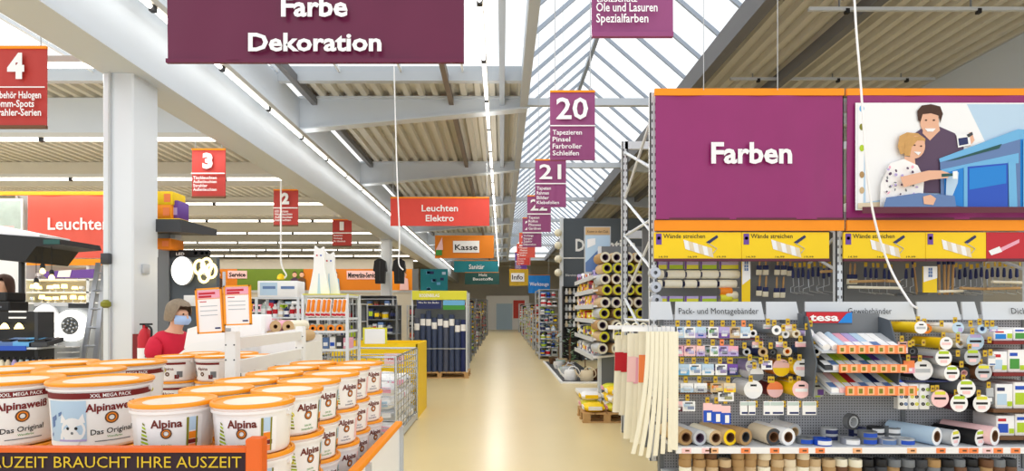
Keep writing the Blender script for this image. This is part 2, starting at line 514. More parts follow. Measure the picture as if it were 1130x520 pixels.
# ---------------------------------------------------------------- banners and signs
def cloth_mb(m, x0, z0, x1, z1, y, amp=.006, nx=40, nz=6, seed=0):
    r = random.Random(seed)
    ph = [r.uniform(0,6.3) for _ in range(4)]
    b = MB(m); vs = []
    for j in range(nz+1):
        for i in range(nx+1):
            u, v = i/nx, j/nz
            dy = amp*(math.sin(u*17+ph[0]+v*1.5)+.6*math.sin(u*31+ph[1]-v*2)+.5*math.sin(u*7+v*3+ph[2]))*(1-v*.6)
            vs.append((x0+(x1-x0)*u, y+dy, z0+(z1-z0)*v))
    n = len(vs)
    vs += [(x, yy+.012, z) for x, yy, z in vs]
    w = nx+1
    fs = []
    for j in range(nz):
        for i in range(nx):
            a = j*w+i
            fs += [(a, a+1, a+w+1, a+w), (n+a, n+a+w, n+a+w+1, n+a+1)]
    edge = [i for i in range(w)] + [j*w+nx for j in range(1, nz+1)] + [nz*w+i for i in range(nx-1,-1,-1)] + [j*w for j in range(nz-1,0,-1)]
    for k in range(len(edge)):
        a, c = edge[k], edge[(k+1) % len(edge)]
        fs.append((a, n+a, n+c, c))
    return b.add(vs, fs)
def letters(parent, y, d, lines, name='lettering'):
    """lines: (text, centre or left px, baseline py, cap px, width px or None, material, align, bold)"""
    for t, px, py, cap, wd, m, al, bo in lines:
        b = MB(m)
        b.text(t, (X(px,d), y, Z(py,d)), S(cap,d), None if wd is None else S(wd,d), bo, align=al)
        ob(name, b, parent, smooth=False)
def hang_sign(name, label, cat, px0, py0, px1, py1, d, m, lines, top='banner_orange', toph=3, amp=.006, ropes=True, group=None, bar=None, divider=None, seed=1):
    x0, x1, z1, z0 = X(px0,d), X(px1,d), Z(py0,d), Z(py1,d)
    t = thing(name, label, cat, ((x0+x1)/2, d, z0), group=group)
    tz = S(toph,d) if top else 0
    ob('banner_cloth', cloth_mb(m, x0, z0, x1, z1-tz, d, amp, seed=seed), t)
    if top:
        b = MB(top); b.box((x0,d-.012,z1-tz),(x1,d+.016,z1)); ob('top_bar', b, t)
    b = MB(bar or m); b.box((x0,d-.016,z0-.02),(x1,d+.016,z0+.012)); ob('bottom_bar', b, t)
    if divider:
        b = MB('white'); b.box((x0,d-.03,Z(divider+.6,d)),(x1,d-.024,Z(divider-.6,d))); ob('divider', b, t)
    if ropes:
        for x in (x0+.06, x1-.06):
            b = MB('light_grey'); b.cyl((x,d,z1-.01),(x,d,max(ROOF+(1.4 if 0 < x < 3.4 else 0),z1+.1)),.006,n=5); ob('cord', b, t)
    letters(t, d-max(.036, amp*3), d, lines)
    return t
W = 'white'
hang_sign('ceiling_banner', 'wide wine red banner reading Farbe Dekoration hung from the roof', 'banner', 184,-44,512,67, 4.5, 'banner_wine',
    [('Farbe',348.5,20,21.5,73,W,'c',.03), ('Dekoration',349,58,19,146,W,'c',.03)], amp=.012, seed=3)
hang_sign('ceiling_banner', 'coral red banner reading Leuchten Elektro hung over the left side of the aisle', 'banner', 431,217.5,540,248.5, 13.3, 'banner_red',
    [('Leuchten',485.5,233.5,7,40,W,'c',.018), ('Elektro',485.5,244.5,7,31,W,'c',.018)], toph=1.6)
k = hang_sign('ceiling_banner', 'orange banner reading Kasse in a white box over the aisle', 'banner', 480,260,545,284.5, 21, 'band_orange',
    [('Kasse',514.5,276,6,25,'black','c',.018)], toph=.8)
b = MB('white'); b.box((X(500,21),20.972,Z(279,21)),(X(529,21),20.98,Z(266,21))); ob('name_plate', b, k)
b = MB('tag_pink'); b.prism([(X(481,21),20.97,Z(276,21)),(X(489,21),20.97,Z(276,21)),(X(488,21),20.97,Z(262,21))],(0,-.01,0)); ob('arrow_print', b, k)
b = MB('green'); b.box((X(481,21),20.96,Z(282,21)),(X(488,21),20.97,Z(276,21))); ob('exit_print', b, k)
hang_sign('ceiling_banner', 'teal banner reading Sanitär hung behind the cash desk banner', 'banner', 501,287.5,550,300, 27, 'teal',
    [('Sanitär',526,297,5,17,W,'c',.012)], toph=.5)
hang_sign('ceiling_banner', 'dark green banner reading Holz hung below the teal banner', 'banner', 513,300.5,551,313.5, 31, 'dark_green',
    [('Holz',533,305,3,9,W,'c',.012),('Baustoffe',533,309.5,3,22,W,'c',.012)], toph=.5)
# purple department numbers over the aisle
sub = {20:('Tapezieren','Pinsel','Farbroller','Schleifen'), 21:('Tapeten','Rahmen','Bilder','Klebefolien'), 22:('Tapeten','Rollos','Plissees','Gardinen'),
       23:('Vorhänge','Stangen','Zubehör','Dekoration'), 24:('Fliesen','Platten','Leisten','Kleber'), 25:('Bad','Armaturen','Duschen','Spiegel'), 26:('Rohre','Pumpen','Heizung','Ventile')}
cols = {20:'sign_purple',21:'sign_purple',22:'sign_purple',23:'sign_purple',24:'banner_coral',25:'banner_red',26:'purple'}
desc = {20:'purple aisle sign 20 listing Tapezieren, Pinsel and Farbroller', 21:'purple aisle sign 21 listing Tapeten and Rahmen', 22:'purple aisle sign 22 hung behind sign 21',
        23:'small purple aisle sign 23 hung behind sign 22', 24:'small coral aisle sign hung behind the purple ones', 25:'tiny red aisle sign low behind the coral one', 26:'tiny violet aisle sign deepest in the row'}
d0 = 7.1
for i, num in enumerate(range(20, 27)):
    d = d0 + 3.2*i; s = d0/d
    ax = lambda px: CX + (px-CX)*s
    ay = lambda py: CY + (py-CY)*s
    m = cols[num]
    L = [(str(num), ax(631), ay(132), 23*s, 35*s, W, 'c', .018)] + [(w_, ax(609.5), ay(149.5+7.6*j), 5.2*s, None, W, 'l', .012) for j, w_ in enumerate(sub[num])]
    L = [(t, px, py, cap, (wd if wd else min(44*s, len(t)*cap*.62)), mm, al, bo) for t, px, py, cap, wd, mm, al, bo in L]
    hang_sign('aisle_sign', desc[num], 'sign', ax(607), ay(100), ax(656.5), ay(175), d, m, L, toph=2.2*s, divider=ay(139.5), ropes=True, amp=.003, seed=i)
d = 3.9
L = [('Holzschutz',658,5,7,44,W,'l',.012), ('Öle und Lasuren',657,15.5,9.5,67,W,'l',.012), ('Spezialfarben',657,27.5,9.5,57,W,'l',.012)]
hang_sign('aisle_sign', 'purple aisle sign listing Öle und Lasuren and Spezialfarben', 'sign', 653,-96,742.5,38, d, 'sign_purple', L, toph=4, divider=-25, amp=.004)
# red department numbers of the lamp hall
for num, d, c, top, bot, w, lines, ds in (
    (4, 5.9, 20.5, 51, 140, 62, ('Zubehör Halogen','Komm-Spots','Strahler-Serien'), 'red department sign 4 hung before the lamp hall'),
    (3, 9.4, 230.3, 164, 217.5, 37, ('Tischleuchten','Außenleuchten','Strahler','Außenleuchten'), 'red department sign 3 hung beside the white column'),
    (2, 12.9, 315.5, 209, 249, 27, ('LED Lampen','Hängeleuchten','Außenleuchten','Stehleuchten'), 'red department sign 2 hung beyond sign 3'),
    (1, 16.5, 377.5, 242, 271.5, 21, ('Batterien','Werkzeuge','für Haushalt'), 'small red department sign 1 hung farthest along the girder')):
    hh = bot-top
    L = [(str(num), c, top+hh*.40, hh*.28, hh*.21*(.75 if num == 1 else 1), W, 'c', .06)]
    n = len(lines)
    for j, tx in enumerate(lines):
        cap = hh*(.085 if num == 4 else .06)
        L.append((tx, c-w*.43, top+hh*(.66 if num == 4 else .64)+hh*(.34/n)*j*.95, cap, min(w*.88, len(tx)*cap*.62), W, 'l', .018))
    hang_sign('department_sign', ds, 'sign', c-w/2, top, c+w/2, bot, d, 'sign_red', L, toph=hh*.035, divider=top+hh*.52, amp=.002, bar='brown')
# signs far down the aisle
k = hang_sign('ceiling_banner', 'small yellow banner reading Info over the right of the aisle', 'banner', 562,297,583,315, 26, 'tag_yellow', [('Info',571,308.5,5,12,'black','c',.018)], toph=.5)
b = MB('white'); b.box((X(564,26),25.97,Z(311,26)),(X(578.5,26),25.98,Z(301.5,26))); ob('name_plate', b, k)
hang_sign('ceiling_banner', 'bright blue banner reading Werkzeuge over the right side shelves', 'banner', 583,303.5,607,323, 22, 'bright_blue', [('Werkzeuge',595,315.5,4,21,W,'c',.012)], toph=.4)

# loose hanging cables
def cable(label, pts, r, m='white', sag=None, name='hanging_cable'):
    b = MB(m); b.tube(pts, r, 6); return ob(name, b, label=label, cat='cable')
def smooth_path(pts, n=6):
    pts = [Vector(p) for p in pts]; out = []
    for i in range(len(pts)-1):
        p0 = pts[max(i-1,0)]; p1 = pts[i]; p2 = pts[i+1]; p3 = pts[min(i+2,len(pts)-1)]
        for k in range(n):
            t = k/n
            out.append(.5*((2*p1)+(p2-p0)*t+(2*p0-5*p1+4*p2-p3)*t*t+(3*p1-p0-3*p2+p3)*t*t*t))
    return out + [pts[-1]]
cable('white cable hanging in front of the painted cabinet banner and curving to the header boards', smooth_path([(X(938,5.2),5.2,ROOF),P(943,0,5.2),P(950,95,5.2),P(956,180,5.2),P(965,242,5.2),P(982,295,5.2),P(1003,332,5.0),P(1012,340,4.9)]), .010)
cable('thin white cable hanging between the purple and red banners over the aisle', smooth_path([P(433,-10,9.5),P(435,80,9.5),P(438,190,9.5),P(441,262,9.5),P(440,290,9.5),P(445,298,9.5)]), .012)
cable('thin grey wire hanging in front of the purple wall banner', [(X(853,6.0),5.9,ROOF),(X(853,6.0),5.9,Z(99.5,5.9))], .004, 'light_grey', name='hanging_wire')
cable('thin grey wire hanging beside the skylight edge', [(X(776,5.9),5.9,ROOF+1.4),(X(776.5,5.9),5.9,Z(99.5,5.9))], .004, 'light_grey', name='hanging_wire')
def lamp_flex():
    t = thing('pendant_socket', 'hanging cable with a small yellow socket under red sign 2', 'cable', P(312,312,12.6))
    b = MB('white'); b.tube(smooth_path([(X(310,12.6),12.6,ROOF),P(310,250,12.6),P(310,285,12.6),P(312,296,12.6),P(316,304,12.6),P(312,308,12.6)]), .02, 6); ob('cord', b, t)
    b = MB('yellow'); b.lathe([(.02,.12),(.07,.08),(.09,0),(.03,-.02)], 10, P(310,308,12.6)); ob('socket', b, t)
lamp_flex()
# ---------------------------------------------------------------- paint pails
def pail(label, group, kind, r=.15, h=.187, sx=1.0, full=True):
    """prototype pail standing at z = 0: body, lid, lid insert, wire handle, printed label facing -Y"""
    t = thing('paint_pail', label, 'paint pail', group=group)
    rb, rt = r*.86, r*.93
    b = MB('pail_white')
    b.lathe([(rb*.96,0),(rb,.008),(rt,h-.036),(rt*1.045,h-.036),(rt*1.045,h-.026),(rt*1.0,h-.024),(rt,h-.012)], 36)
    local('body', b, t)
    b = MB('lid_orange')
    b.lathe([(rt*1.0,h-.015),(r*1.0,h-.015),(r*1.005,h-.005),(r*.985,h),(r*.93,h),(r*.90,h-.006),(r*.885,h-.006)], 36)
    ld = local('lid', b, t)
    b = MB('lid_white'); b.lathe([(r*.89,h-.007),(r*.5,h-.005),(0,h-.005)], 36); local('lid_insert', b, ld)
    if not full: return t
    def rad(z): return rb + (rt-rb)*min(1, max(0, z/(h-.036))) + .0012
    def pt(u, z, k=0.0):           # u: metres along the wall from the front
        a = -math.pi/2 + u/rt
        return (math.cos(a)*(rad(z)+k), math.sin(a)*(rad(z)+k), z)
    lb = MB()
    def patch(m, u0, u1, z0, z1, k=0.0, z0b=None, z1b=None):
        lb.m(m); n = max(1, int(abs(u1-u0)/.02))
        vs = []
        for i in range(n+1):
            u = u0+(u1-u0)*i/n; f = i/n
            vs += [pt(u, z0+((z0b-z0)*f if z0b is not None else 0), k), pt(u, z1+((z1b-z1)*f if z1b is not None else 0), k)]
        lb.add(vs, [(2*i,2*i+2,2*i+3,2*i+1) for i in range(n)])
    def ring(m, u, z, r0, r1, k):
        lb.m(m); n = 20; vs = []
        for i in range(n):
            a = 2*math.pi*i/n
            vs += [pt(u+math.cos(a)*r0, z+math.sin(a)*r0, k), pt(u+math.cos(a)*r1, z+math.sin(a)*r1, k)]
        lb.add(vs, [(2*i, 2*i+1, (2*i+3) % (2*n), (2*i+2) % (2*n)) for i in range(n)])
    def words(m, s, u, z, cap, wd, k=.0018, bold=.01, tilt=0):
        lb.m(m); lb.textmap(s, lambda x, y: pt(u+x, z+y+x*tilt, k), cap, wd, bold)
    q = r/.15
    if kind in ('din', 'blue'):
        patch('paper', -.115*q, .125*q, .010, h-.05)
        words('brown_red', 'Alpina', 0, h-.084, .028*q, .104*q, bold=.03)
        ring('brown', 0, h-.106, .008*q, .019*q, .0016); ring('orange', 0, h-.106, .0105*q, .0135*q, .002)
        words('green' if kind == 'din' else 'navy', 'DIN EN', 0, .034, .008*q, .034*q)
        words('green' if kind == 'din' else 'navy', 'Innenfarbe', 0, .019, .009*q, .062*q)
        for i in range(7):      # fan of leaf stripes
            z = .034+.0135*i
            patch('lime' if i % 2 else 'olive', -.098*q+.004*i*.6, -.062*q-.002*i, z, z+.008, .0016, z0b=z-.006, z1b=z+.001)
        if kind == 'din':
            patch('olive', .066*q, .074*q, .012, h-.052, .0016); patch('olive', .100*q, .106*q, .012, h-.052, .0016)
            patch('pale_blue', .076*q, .099*q, .085, h-.052, .0016)
            patch('orange', .075*q, .1*q, .054, .08, .0016); patch('dark_red', .072*q, .108*q, .036, .052, .0018)
            patch('tag_orange', .075*q, .1*q, .012, .034, .0016)
        else:
            patch('navy', -.118*q, -.100*q, .012, h-.05, .0016); patch('lavender', -.098*q, -.075*q, .08, h-.06, .002)
            patch('tag_pink', .07*q, .115*q, .02, h-.06, .0016)
    elif kind == 'xxl':
        patch('paper', -.27, .27, .012, h-.04)
        patch('dark_red', -.26, .27, h-.068, h-.042, .0016)
        words('paper', 'XXL MEGA PACK', .06, h-.062, .015, .15, .003, .015)
        words('dark_red', 'Alpinaweiß', .062, h-.120, .032, .19, bold=.03, tilt=.03)
        ring('brown', .062, h-.152, .01, .026, .0016); ring('orange', .062, h-.152, .015, .02, .002)
        words('black', 'Das Original', .065, .064, .023, .16, tilt=.05)
        words('green', 'Wandfarbe', .075, .046, .008, .06)
        patch('mid_grey', .0, .14, .030, .034, .0016)
        # photo of a white kitten on a misty blue ground
        patch('pale_blue', -.21, -.03, .035, h-.075, .0014)
        for u, z, w2, h2 in ((-.195,.09,.02,.10),(-.175,.12,.012,.05),(-.15,.14,.018,.035),(-.205,.05,.012,.03)):
            patch('steel_blue', u, u+w2, z, z+h2*.45, .002, z0b=z+.01, z1b=z+h2*.45+.008)
        ring('white', -.085, .085, 0, .052, .0022); ring('white', -.10, .05, 0, .045, .0024)
        for u in (-.122, -.052):
            lb.m('white'); lb.add([pt(u-.018,.115,.0024), pt(u+.018,.115,.0024), pt(u+(.01 if u > -.08 else -.01),.155,.0024)], [(0,1,2)])
        for u in (-.105, -.07): ring('black', u, .092, 0, .0065, .003)
        ring('mid_grey', -.087, .072, 0, .006, .003)
        patch('lavender', -.15, -.03, .036, .044, .003)
    elif kind == 'red':
        patch('paper', -.12, .12, .012, h-.05)
        patch('dark_red', -.125, .125, h-.062, h-.046, .0016)
        words('brown_red', 'Alpina', 0, .085, .022, .09, bold=.015); ring('brown', .0, .055, .006, .016, .0016)
        for u in (-.09, .085): patch('mid_grey', u-.02, u+.02, .03, .075, .0016); 
        patch('dark_red', .05, .08, .02, .05, .002)
    local('label_print', lb, t)
    hb = MB('lemon' if kind != 'red' else 'wire')
    pts = []
    for i in range(13):
        a = math.pi*i/12 - math.pi/2
        aa = a + math.pi/2 - .25              # half loop lying against the back wall
        pts.append((math.cos(aa)*(rt+.006), math.sin(aa)*(rt+.006), h-.045-.06*math.sin(math.pi*i/12)))
    hb.tube(pts, .0028, 5); local('handle', hb, t)
    for s in (-1, 1):
        eb = MB('pail_white'); eb.cyl((s*rt*.97*math.cos(.25), -s*rt*.97*math.sin(.25), h-.045), (s*(rt+.01)*math.cos(.25), -s*(rt+.01)*math.sin(.25), h-.045), .012, n=10); local('handle_boss', eb, t)
    return t
def pallet(name, label, x0, x1, y0, y1, h=.144, group=None):
    t = thing(name, label, 'pallet', ((x0+x1)/2, (y0+y1)/2, 0), group=group)
    n = max(4, int((x1-x0)/.17)); wd = (x1-x0)/n
    for i in range(n):
        b = MB('wood'); b.box((x0+i*wd+.01, y0, h-.022), (x0+(i+1)*wd-.01, y1, h)); ob('board', b, t)
    for y in (y0+.05, (y0+y1)/2, y1-.05):
        for x in (x0+.06, (x0+x1)/2, x1-.06):
            b = MB('wood'); b.box((x-.05,y-.045,.022),(x+.05,y+.045,h-.022)); ob('block', b, t)
        b = MB('wood'); b.box((x0,y-.045,0),(x1,y+.045,.022)); ob('runner', b, t)
    return t
PH = .144
pallet('pallet', 'wooden pallet under the stack of small paint pails', -1.42, -.79, 2.0, 3.92)
pallet('pallet', 'wooden pallet under the large mega pails', -2.9, -1.74, 2.36, 3.65, h=.16)
pallet('pallet', 'wooden pallet under the red banded pails', -2.75, -1.7, 4.1, 4.75)
G1 = 'small paint pails stacked beside the aisle'
GX = [-.95, -1.256]; GY = [2.15 + .312*k for k in range(6)]
names = ['bottom', 'second', 'third', 'fourth', 'fifth', 'top']
proto = {('din',1): pail('', G1, 'din'), ('blue',1): pail('', G1, 'blue'), ('din',0): pail('', G1, 'din', full=False)}
used = set()
NL = 6
def put(key, loc, rz, label, group):
    p = proto[key]
    if key not in used:
        used.add(key); p.location = loc; p.rotation_euler = (0,0,rz); p['label'] = label; p['group'] = group; return p
    return copy_tree(p, None, loc, rz, label, group)
rr = random.Random(4)
for j, y in enumerate(GY):
    for i, x in enumerate(GX):
        for l in range(NL):
            face = (j == 0 or i == 0)
            kd = 'blue' if (i == 0 and j >= 3) else 'din'
            key = (kd, 1) if (face or l == NL-1 and i == 0) else ('din', 0)
            rz = (0.30 if j == 0 and i > 0 else (.12 if j == 0 else 1.0)) + rr.uniform(-.08,.08)
            lab = 'orange lidded pail with %s label, %s layer, %s row from the chalkboard, %s side' % ('olive' if kd == 'din' else 'dark blue', names[l], nth(j+1), 'aisle' if i == 0 else 'inner')
            if key[1] == 0: lab = 'orange lidded plain pail, %s layer, %s row from the chalkboard, inner side' % (names[l], nth(j+1))
            put(key, (x + rr.uniform(-.003,.003) + .012*(j % 2), y, PH + .187*l), rz, lab, G1 + (', inner rows' if key[1] == 0 else ''))
G2 = 'large paint pails on the second pallet'
proto['xxl'] = pail('', G2, 'xxl', r=.205, h=.283)
k = 0
for y, xs in ((2.55, (-2.235,-1.815)), (2.98, (-2.66,-2.235)), (3.41, (-2.69,-2.27))):
    for x in xs:
        for l in range(4):
            lab = 'extra large kitten print pail, %s layer, %s row, on the %s side' % (('bottom','second','third','top')[l], {2.55:'front',2.98:'middle',3.41:'rear'}[y], 'aisle' if x == max(xs) else 'lamp hall')
            put('xxl', (x, y, .16+.285*l), {2.55:.46,2.98:.5,3.41:.45}[y]+rr.uniform(-.06,.06)+(.12 if x < -2.2 and y < 2.6 else 0), lab, G2)
G3 = 'red banded pails behind the mega pails'
proto['red'] = pail('', G3, 'red', r=.145, h=.187)
for kk, (x, y) in enumerate(((-2.49,4.3), (-2.19,4.3), (-1.89,4.32), (-2.45,4.6), (-2.15,4.6))):
    for l in range(6):
        put('red', (x,y,PH+.187*l-.0), rr.uniform(-.3,.3), 'white pail with a dark red band, %s layer, %s stack %s the desk' % (names[l], ('outer','middle','aisle side','outer','aisle side')[kk], 'away from' if kk < 3 else 'next to'), G3)

# chalk board sign in front of the pails
def chalk_sign():
    d = 1.9; y = d
    t = thing('chalkboard_sign', 'dark board in an orange wooden frame lettered Bauzeit braucht Ihre Auszeit', 'sign', (-1.4, y, .55))
    x0, x1, z1 = -1.95, X(272,d), Z(499,d); z0 = z1-.42
    b = MB('chalk'); b.box((x0,y,z0),(x1,y+.02,z1)); ob('board', b, t)
    b = MB('frame_orange'); b.box((x0,y-.008,z1),(x1,y+.03,z1+S(5,d))); ob('top_rail', b, t)
    b = MB('frame_orange'); b.box((x0,y-.008,z0-.03),(x1,y+.03,z0)); ob('bottom_rail', b, t)
    for xa, xb, zt in ((X(272,d),X(290,d),Z(484,d)), (x0-.05,x0,Z(484,d))):
        b = MB('frame_orange'); b.bbox((xa,y-.012,0),(xb,y+.04,zt),.005); ob('post', b, t)
    letters(t, y-.004, d, [('BAUZEIT BRAUCHT IHRE AUSZEIT',267,516,12.5,286,'chalk_text','r',.0)])
    letters(t, y-.004, d, [('Ihr Malermarkt Team',266,526,5,46,'chalk_text','r',.0)])
chalk_sign()
# low white barrier with an orange cap along the aisle side of the stack
t = thing('barrier_panel', 'low white barrier panel with an orange cap beside the pail stack', 'barrier', (-.72, 2.9, 0))
b = MB('white'); b.box((-.735,1.95,0),(-.715,3.95,.80)); ob('panel', b, t)
b = MB('banner_orange'); b.bbox((-.75,1.95,.80),(-.70,3.95,.83),.006); ob('cap', b, t)
for y in (1.97, 2.96, 3.93):
    b = MB('light_grey'); b.box((-.715,y-.02,0),(-.69,y+.02,.80)); ob('stay', b, t)
# ---------------------------------------------------------------- tape gondola on the right
YF, YP = 4.66, 5.12                    # shelf lip, perforated back panel
_cache = {}
def cached(key, fn):
    if key not in _cache: _cache[key] = fn()
    return _cache[key]
def roll_mesh(r, ri, L, body, face):
    def f():
        b = MB(body); b.lathe([(r,0),(r,L)], 20, axis=(0,1,0)); b.f = b.f[:20]; b.mi = b.mi[:20]
        b.m(face)
        b.lathe([(ri,0),(r*.97,-.0),(r,.003)], 20, axis=(0,1,0)); b.f = b.f[:60]; b.mi = b.mi[:60]
        b.lathe([(r,L),(ri,L)], 20, axis=(0,1,0)); b.f = b.f[:80]; b.mi = b.mi[:80]
        return b.data('roll', True)
    return cached(('roll',r,ri,L,body,face), f)
def core_mesh(ri, L, m):
    def f():
        b = MB(m); b.lathe([(ri*.82,-.001),(ri,-.001),(ri,L+.001),(ri*.82,L+.001),(ri*.82,-.001)], 16, axis=(0,1,0))
        return b.data('core', True)
    return cached(('core',ri,L,m), f)
def disc_mesh(r, ri, kind, a, c):
    """round header card in front of a roll"""
    def f():
        b = MB(a); b.lathe([(0,-.004),(r,-.004),(r,-.001),(0,-.001)], 22, axis=(0,1,0))
        b.m(c)
        if kind == 'half': b.prism([(r*.97*math.cos(t), -.005, r*.97*math.sin(t)) for t in [math.pi+math.pi*i/12 for i in range(13)]], (0,-.001,0))
        elif kind == 'bar': b.box((-r*.7,-.006,-r*.25),(r*.7,-.004,r*.12)); b.m('black'); b.box((-r*.3,-.0065,r*.35),(r*.35,-.004,r*.55))
        elif kind == 'lime': b.box((-r*.6,-.006,r*.45),(r*.6,-.004,r*.8)); b.m('black'); b.box((-r*.65,-.0065,-r*.1),(r*.65,-.004,r*.15)); b.m('tag_pink'); b.box((-r*.4,-.0065,-r*.6),(r*.4,-.004,-r*.25))
        elif kind == 'quarter': b.box((0,-.006,-r*.65),(r*.7,-.004,.0)); b.m('black'); b.box((-r*.3,-.0065,r*.3),(r*.4,-.004,r*.5)); b.m('lime'); b.box((-r*.3,-.0065,-r*.9),(r*.3,-.004,-r*.72))
        return b.data('header_disc', True)
    return cached(('disc',r,kind,a,c), f)
def roll(label, group, x, y, z, r, ri, L, body, face, core, disc=None, rx=0, rz=0, name='tape_roll'):
    o = ob(name, roll_mesh(r,ri,L,body,face), label=label, cat='tape roll', group=group, loc=(x,y,z), rot=(rx,0,rz))
    ob('core', core_mesh(ri,L,core), o, loc=(0,0,0))
    if disc: ob('header_disc', disc_mesh(r*1.08, ri, *disc), o, loc=(0,0,0))
    return o
def card_mesh(w, h, t, base, a, c, style):
    def f():
        b = MB(base); b.box((-w/2,-t*.15,-h),(w/2,t*.15,0))
        y = -t*.15-.001
        b.m(a)
        if style == 'strip': b.box((-w*.46,y-.001,-h*.30),(w*.46,y,-h*.06)); b.m(c); b.box((-w*.3,y-.001,-h*.92),(w*.45,y,-h*.78))
        elif style == 'logo': b.box((-w*.4,y-.001,-h*.55),(w*.1,y,-h*.25)); b.m(c); b.box((-w*.1,y-.0015,-h*.8),(w*.4,y,-h*.5)); b.m('black'); b.box((-w*.3,y-.002,-h*.22),(w*.3,y,-h*.12))
        elif style == 'low': b.box((-w*.5,y-.001,-h),(w*.5,y,-h*.55)); b.m(c); b.box((-w*.25,y-.0015,-h*.85),(w*.25,y,-h*.62))
        elif style == 'tall': b.box((-w*.5,y-.001,-h),(w*.5,y,-h*.38)); b.m('white'); b.box((-w*.12,y-.0015,-h*.92),(w*.34,y,-h*.5)); b.m(c); b.box((-w*.06,y-.002,-h*.8),(w*.26,y,-h*.66))
        return b.data('card', False)
    return cached(('card',w,h,t,base,a,c,style), f)
def blister_mesh(w, h, t, m):
    def f():
        b = MB(m); b.bbox((-w*.36,-t*.85,-h*.74),(w*.36,-t*.18,-h*.30),.006); return b.data('blister', False)
    return cached(('blister',w,h,t,m), f)
def pack(label, group, px, py0, py1, w, d, base, a, c, style='logo', bl='film', name='blister_pack', n=2):
    for k in range(n):
        o = ob(name, card_mesh(round(S(w,d),4), round(S(py1-py0,d),4), .03, base, a, c, style), label=label if k == 0 else label.replace('blister pack ', 'rear blister pack '), cat='tape pack', group=group if k == 0 else group+', tucked behind', loc=(X(px,d), d+.16*k, Z(py0,d)))
        if bl: ob('blister', blister_mesh(round(S(w,d),4), round(S(py1-py0,d),4), .03, bl), o, loc=(0,0,0))

def gondola():
    t = thing('tape_gondola', 'grey perforated shop gondola holding adhesive tapes', 'shelf unit', (3.0, 5.0, 0))
    x0, x1 = X(747,YF), 4.75
    zs = Z(494,YF)
    zt = Z(352, YP)
    n = 3; w = (x1-x0)/n
    for i in range(n):
        b = MB('pegboard'); b.box((x0+i*w+.004,YP,.1),(x0+(i+1)*w-.004,YP+.02,zt)); ob('back_panel', b, t, smooth=False)
    for i in range(n+1):
        b = MB('mid_grey'); b.box((x0+i*w-.02,YP-.012,0),(x0+i*w+.02,YP+.05,zt+.02)); ob('upright', b, t)
    # main shelf with its price rail, and the lower shelves
    for z, yf in ((zs, YF), (zs-.30, YF-.05), (.14, YF-.1)):
        b = MB('shelf_grey'); b.box((x0-.01,yf,z-.03),(x1,YP,z)); sh = ob('shelf', b, t)
        b = MB('white'); b.box((x0-.01,yf-.012,z-.048),(x1,yf,z+.004)); ob('price_rail', b, sh)
        if z == zs:
            for px, m in ((757,'tag_pink'),(779,'tag_pink'),(787,'tag_peach'),(822,'tag_orange'),(854,'tag_orange'),(886,'tag_orange'),(904,'tag_orange'),(945,'tag_peach'),(1005,'tag_peach'),(1037,'tag_orange'),(1062,'tag_orange'),(1073,'tag_orange'),(1088,'tag_pink'),(1100,'tag_orange'),(1119,'tag_orange')):
                b = MB(m); b.box((X(px-5,YF),yf-.016,z-.044),(X(px+5,YF),yf-.012,z-.002)); b.m('brown'); b.box((X(px-1.5,YF),yf-.0165,z-.03),(X(px+3,YF),yf-.016,z-.016)); ob('price_tag', b, sh)
    for i in range(n+1):
        b = MB('mid_grey'); b.prism([(x0+i*w-.012,YP,zs-.03),(x0+i*w-.012,YF+.05,zs-.03),(x0+i*w-.012,YP,zs-.14)],(.024,0,0)); ob('bracket', b, t)
    # slanted header boards
    yh = 4.95
    hb = [(716,744,'shelf_grey'),(744,845,'white'),(845,884,'white'),(888,1012,'white'),(1012,1062,'white'),(1062,1082,'white'),(1084,1200,'white')]
    for a, c, m in hb:
        tilt = .035
        b = MB('shelf_grey'); b.prism([(X(a+1,yh),yh,Z(353,yh)),(X(c-1,yh),yh,Z(353,yh)),(X(c-3,yh),yh+tilt,Z(333,yh)),(X(a+3,yh),yh+tilt,Z(333,yh))],(0,.015,0)); h = ob('header_board', b, t)
        for tx, px, wd in (('Pack- und Montagebänder',793,88),('Gewebebänder',960,48),('Dichtungsbänder',1147,62)):
            if a < px < c and c-a > 60:
                b = MB('black'); b.text(tx, (X(px,yh),yh-.004,Z(346.5,yh)), S(6.6,yh), S(wd,yh), .0, up=(0,.17,1)); ob('lettering', b, h, smooth=False)
    b = MB('shelf_grey'); b.box((x0,YP-.0,zt),(x1,YP+.03,zt+.04)); ob('top_rail', b, t)
    return t
GON = gondola()
def hook(px, py, L=.34, d=4.74, m='tag_yellow', tagw=4.2, tagh=7.0):
    x, z = X(px,d), Z(py,d)
    h = cached(('hook',L), lambda: MB('wire').tube([(0,L,0),(0,.012,0),(0,0,.006),(0,-.004,.02)], .0032, 5).data('hook'))
    o = ob('hook', h, GON, loc=Vector((x,d+.02,z-S(3,d)))-GON.location)
    def tg():
        b = MB(m); w, hh = S(tagw,d)/2, S(tagh,d)/2
        b.box((-w,-.012,-hh*.2),(w,-.008,hh*1.8)); b.m('brown'); b.box((-w*.5,-.0125,hh*.5),(w*.6,-.012,hh*1.1))
        return b.data('price_tag', False)
    ob('price_tag', cached(('tag',m,tagw,tagh,d), tg), o, loc=(0,0,0))
D = 4.74
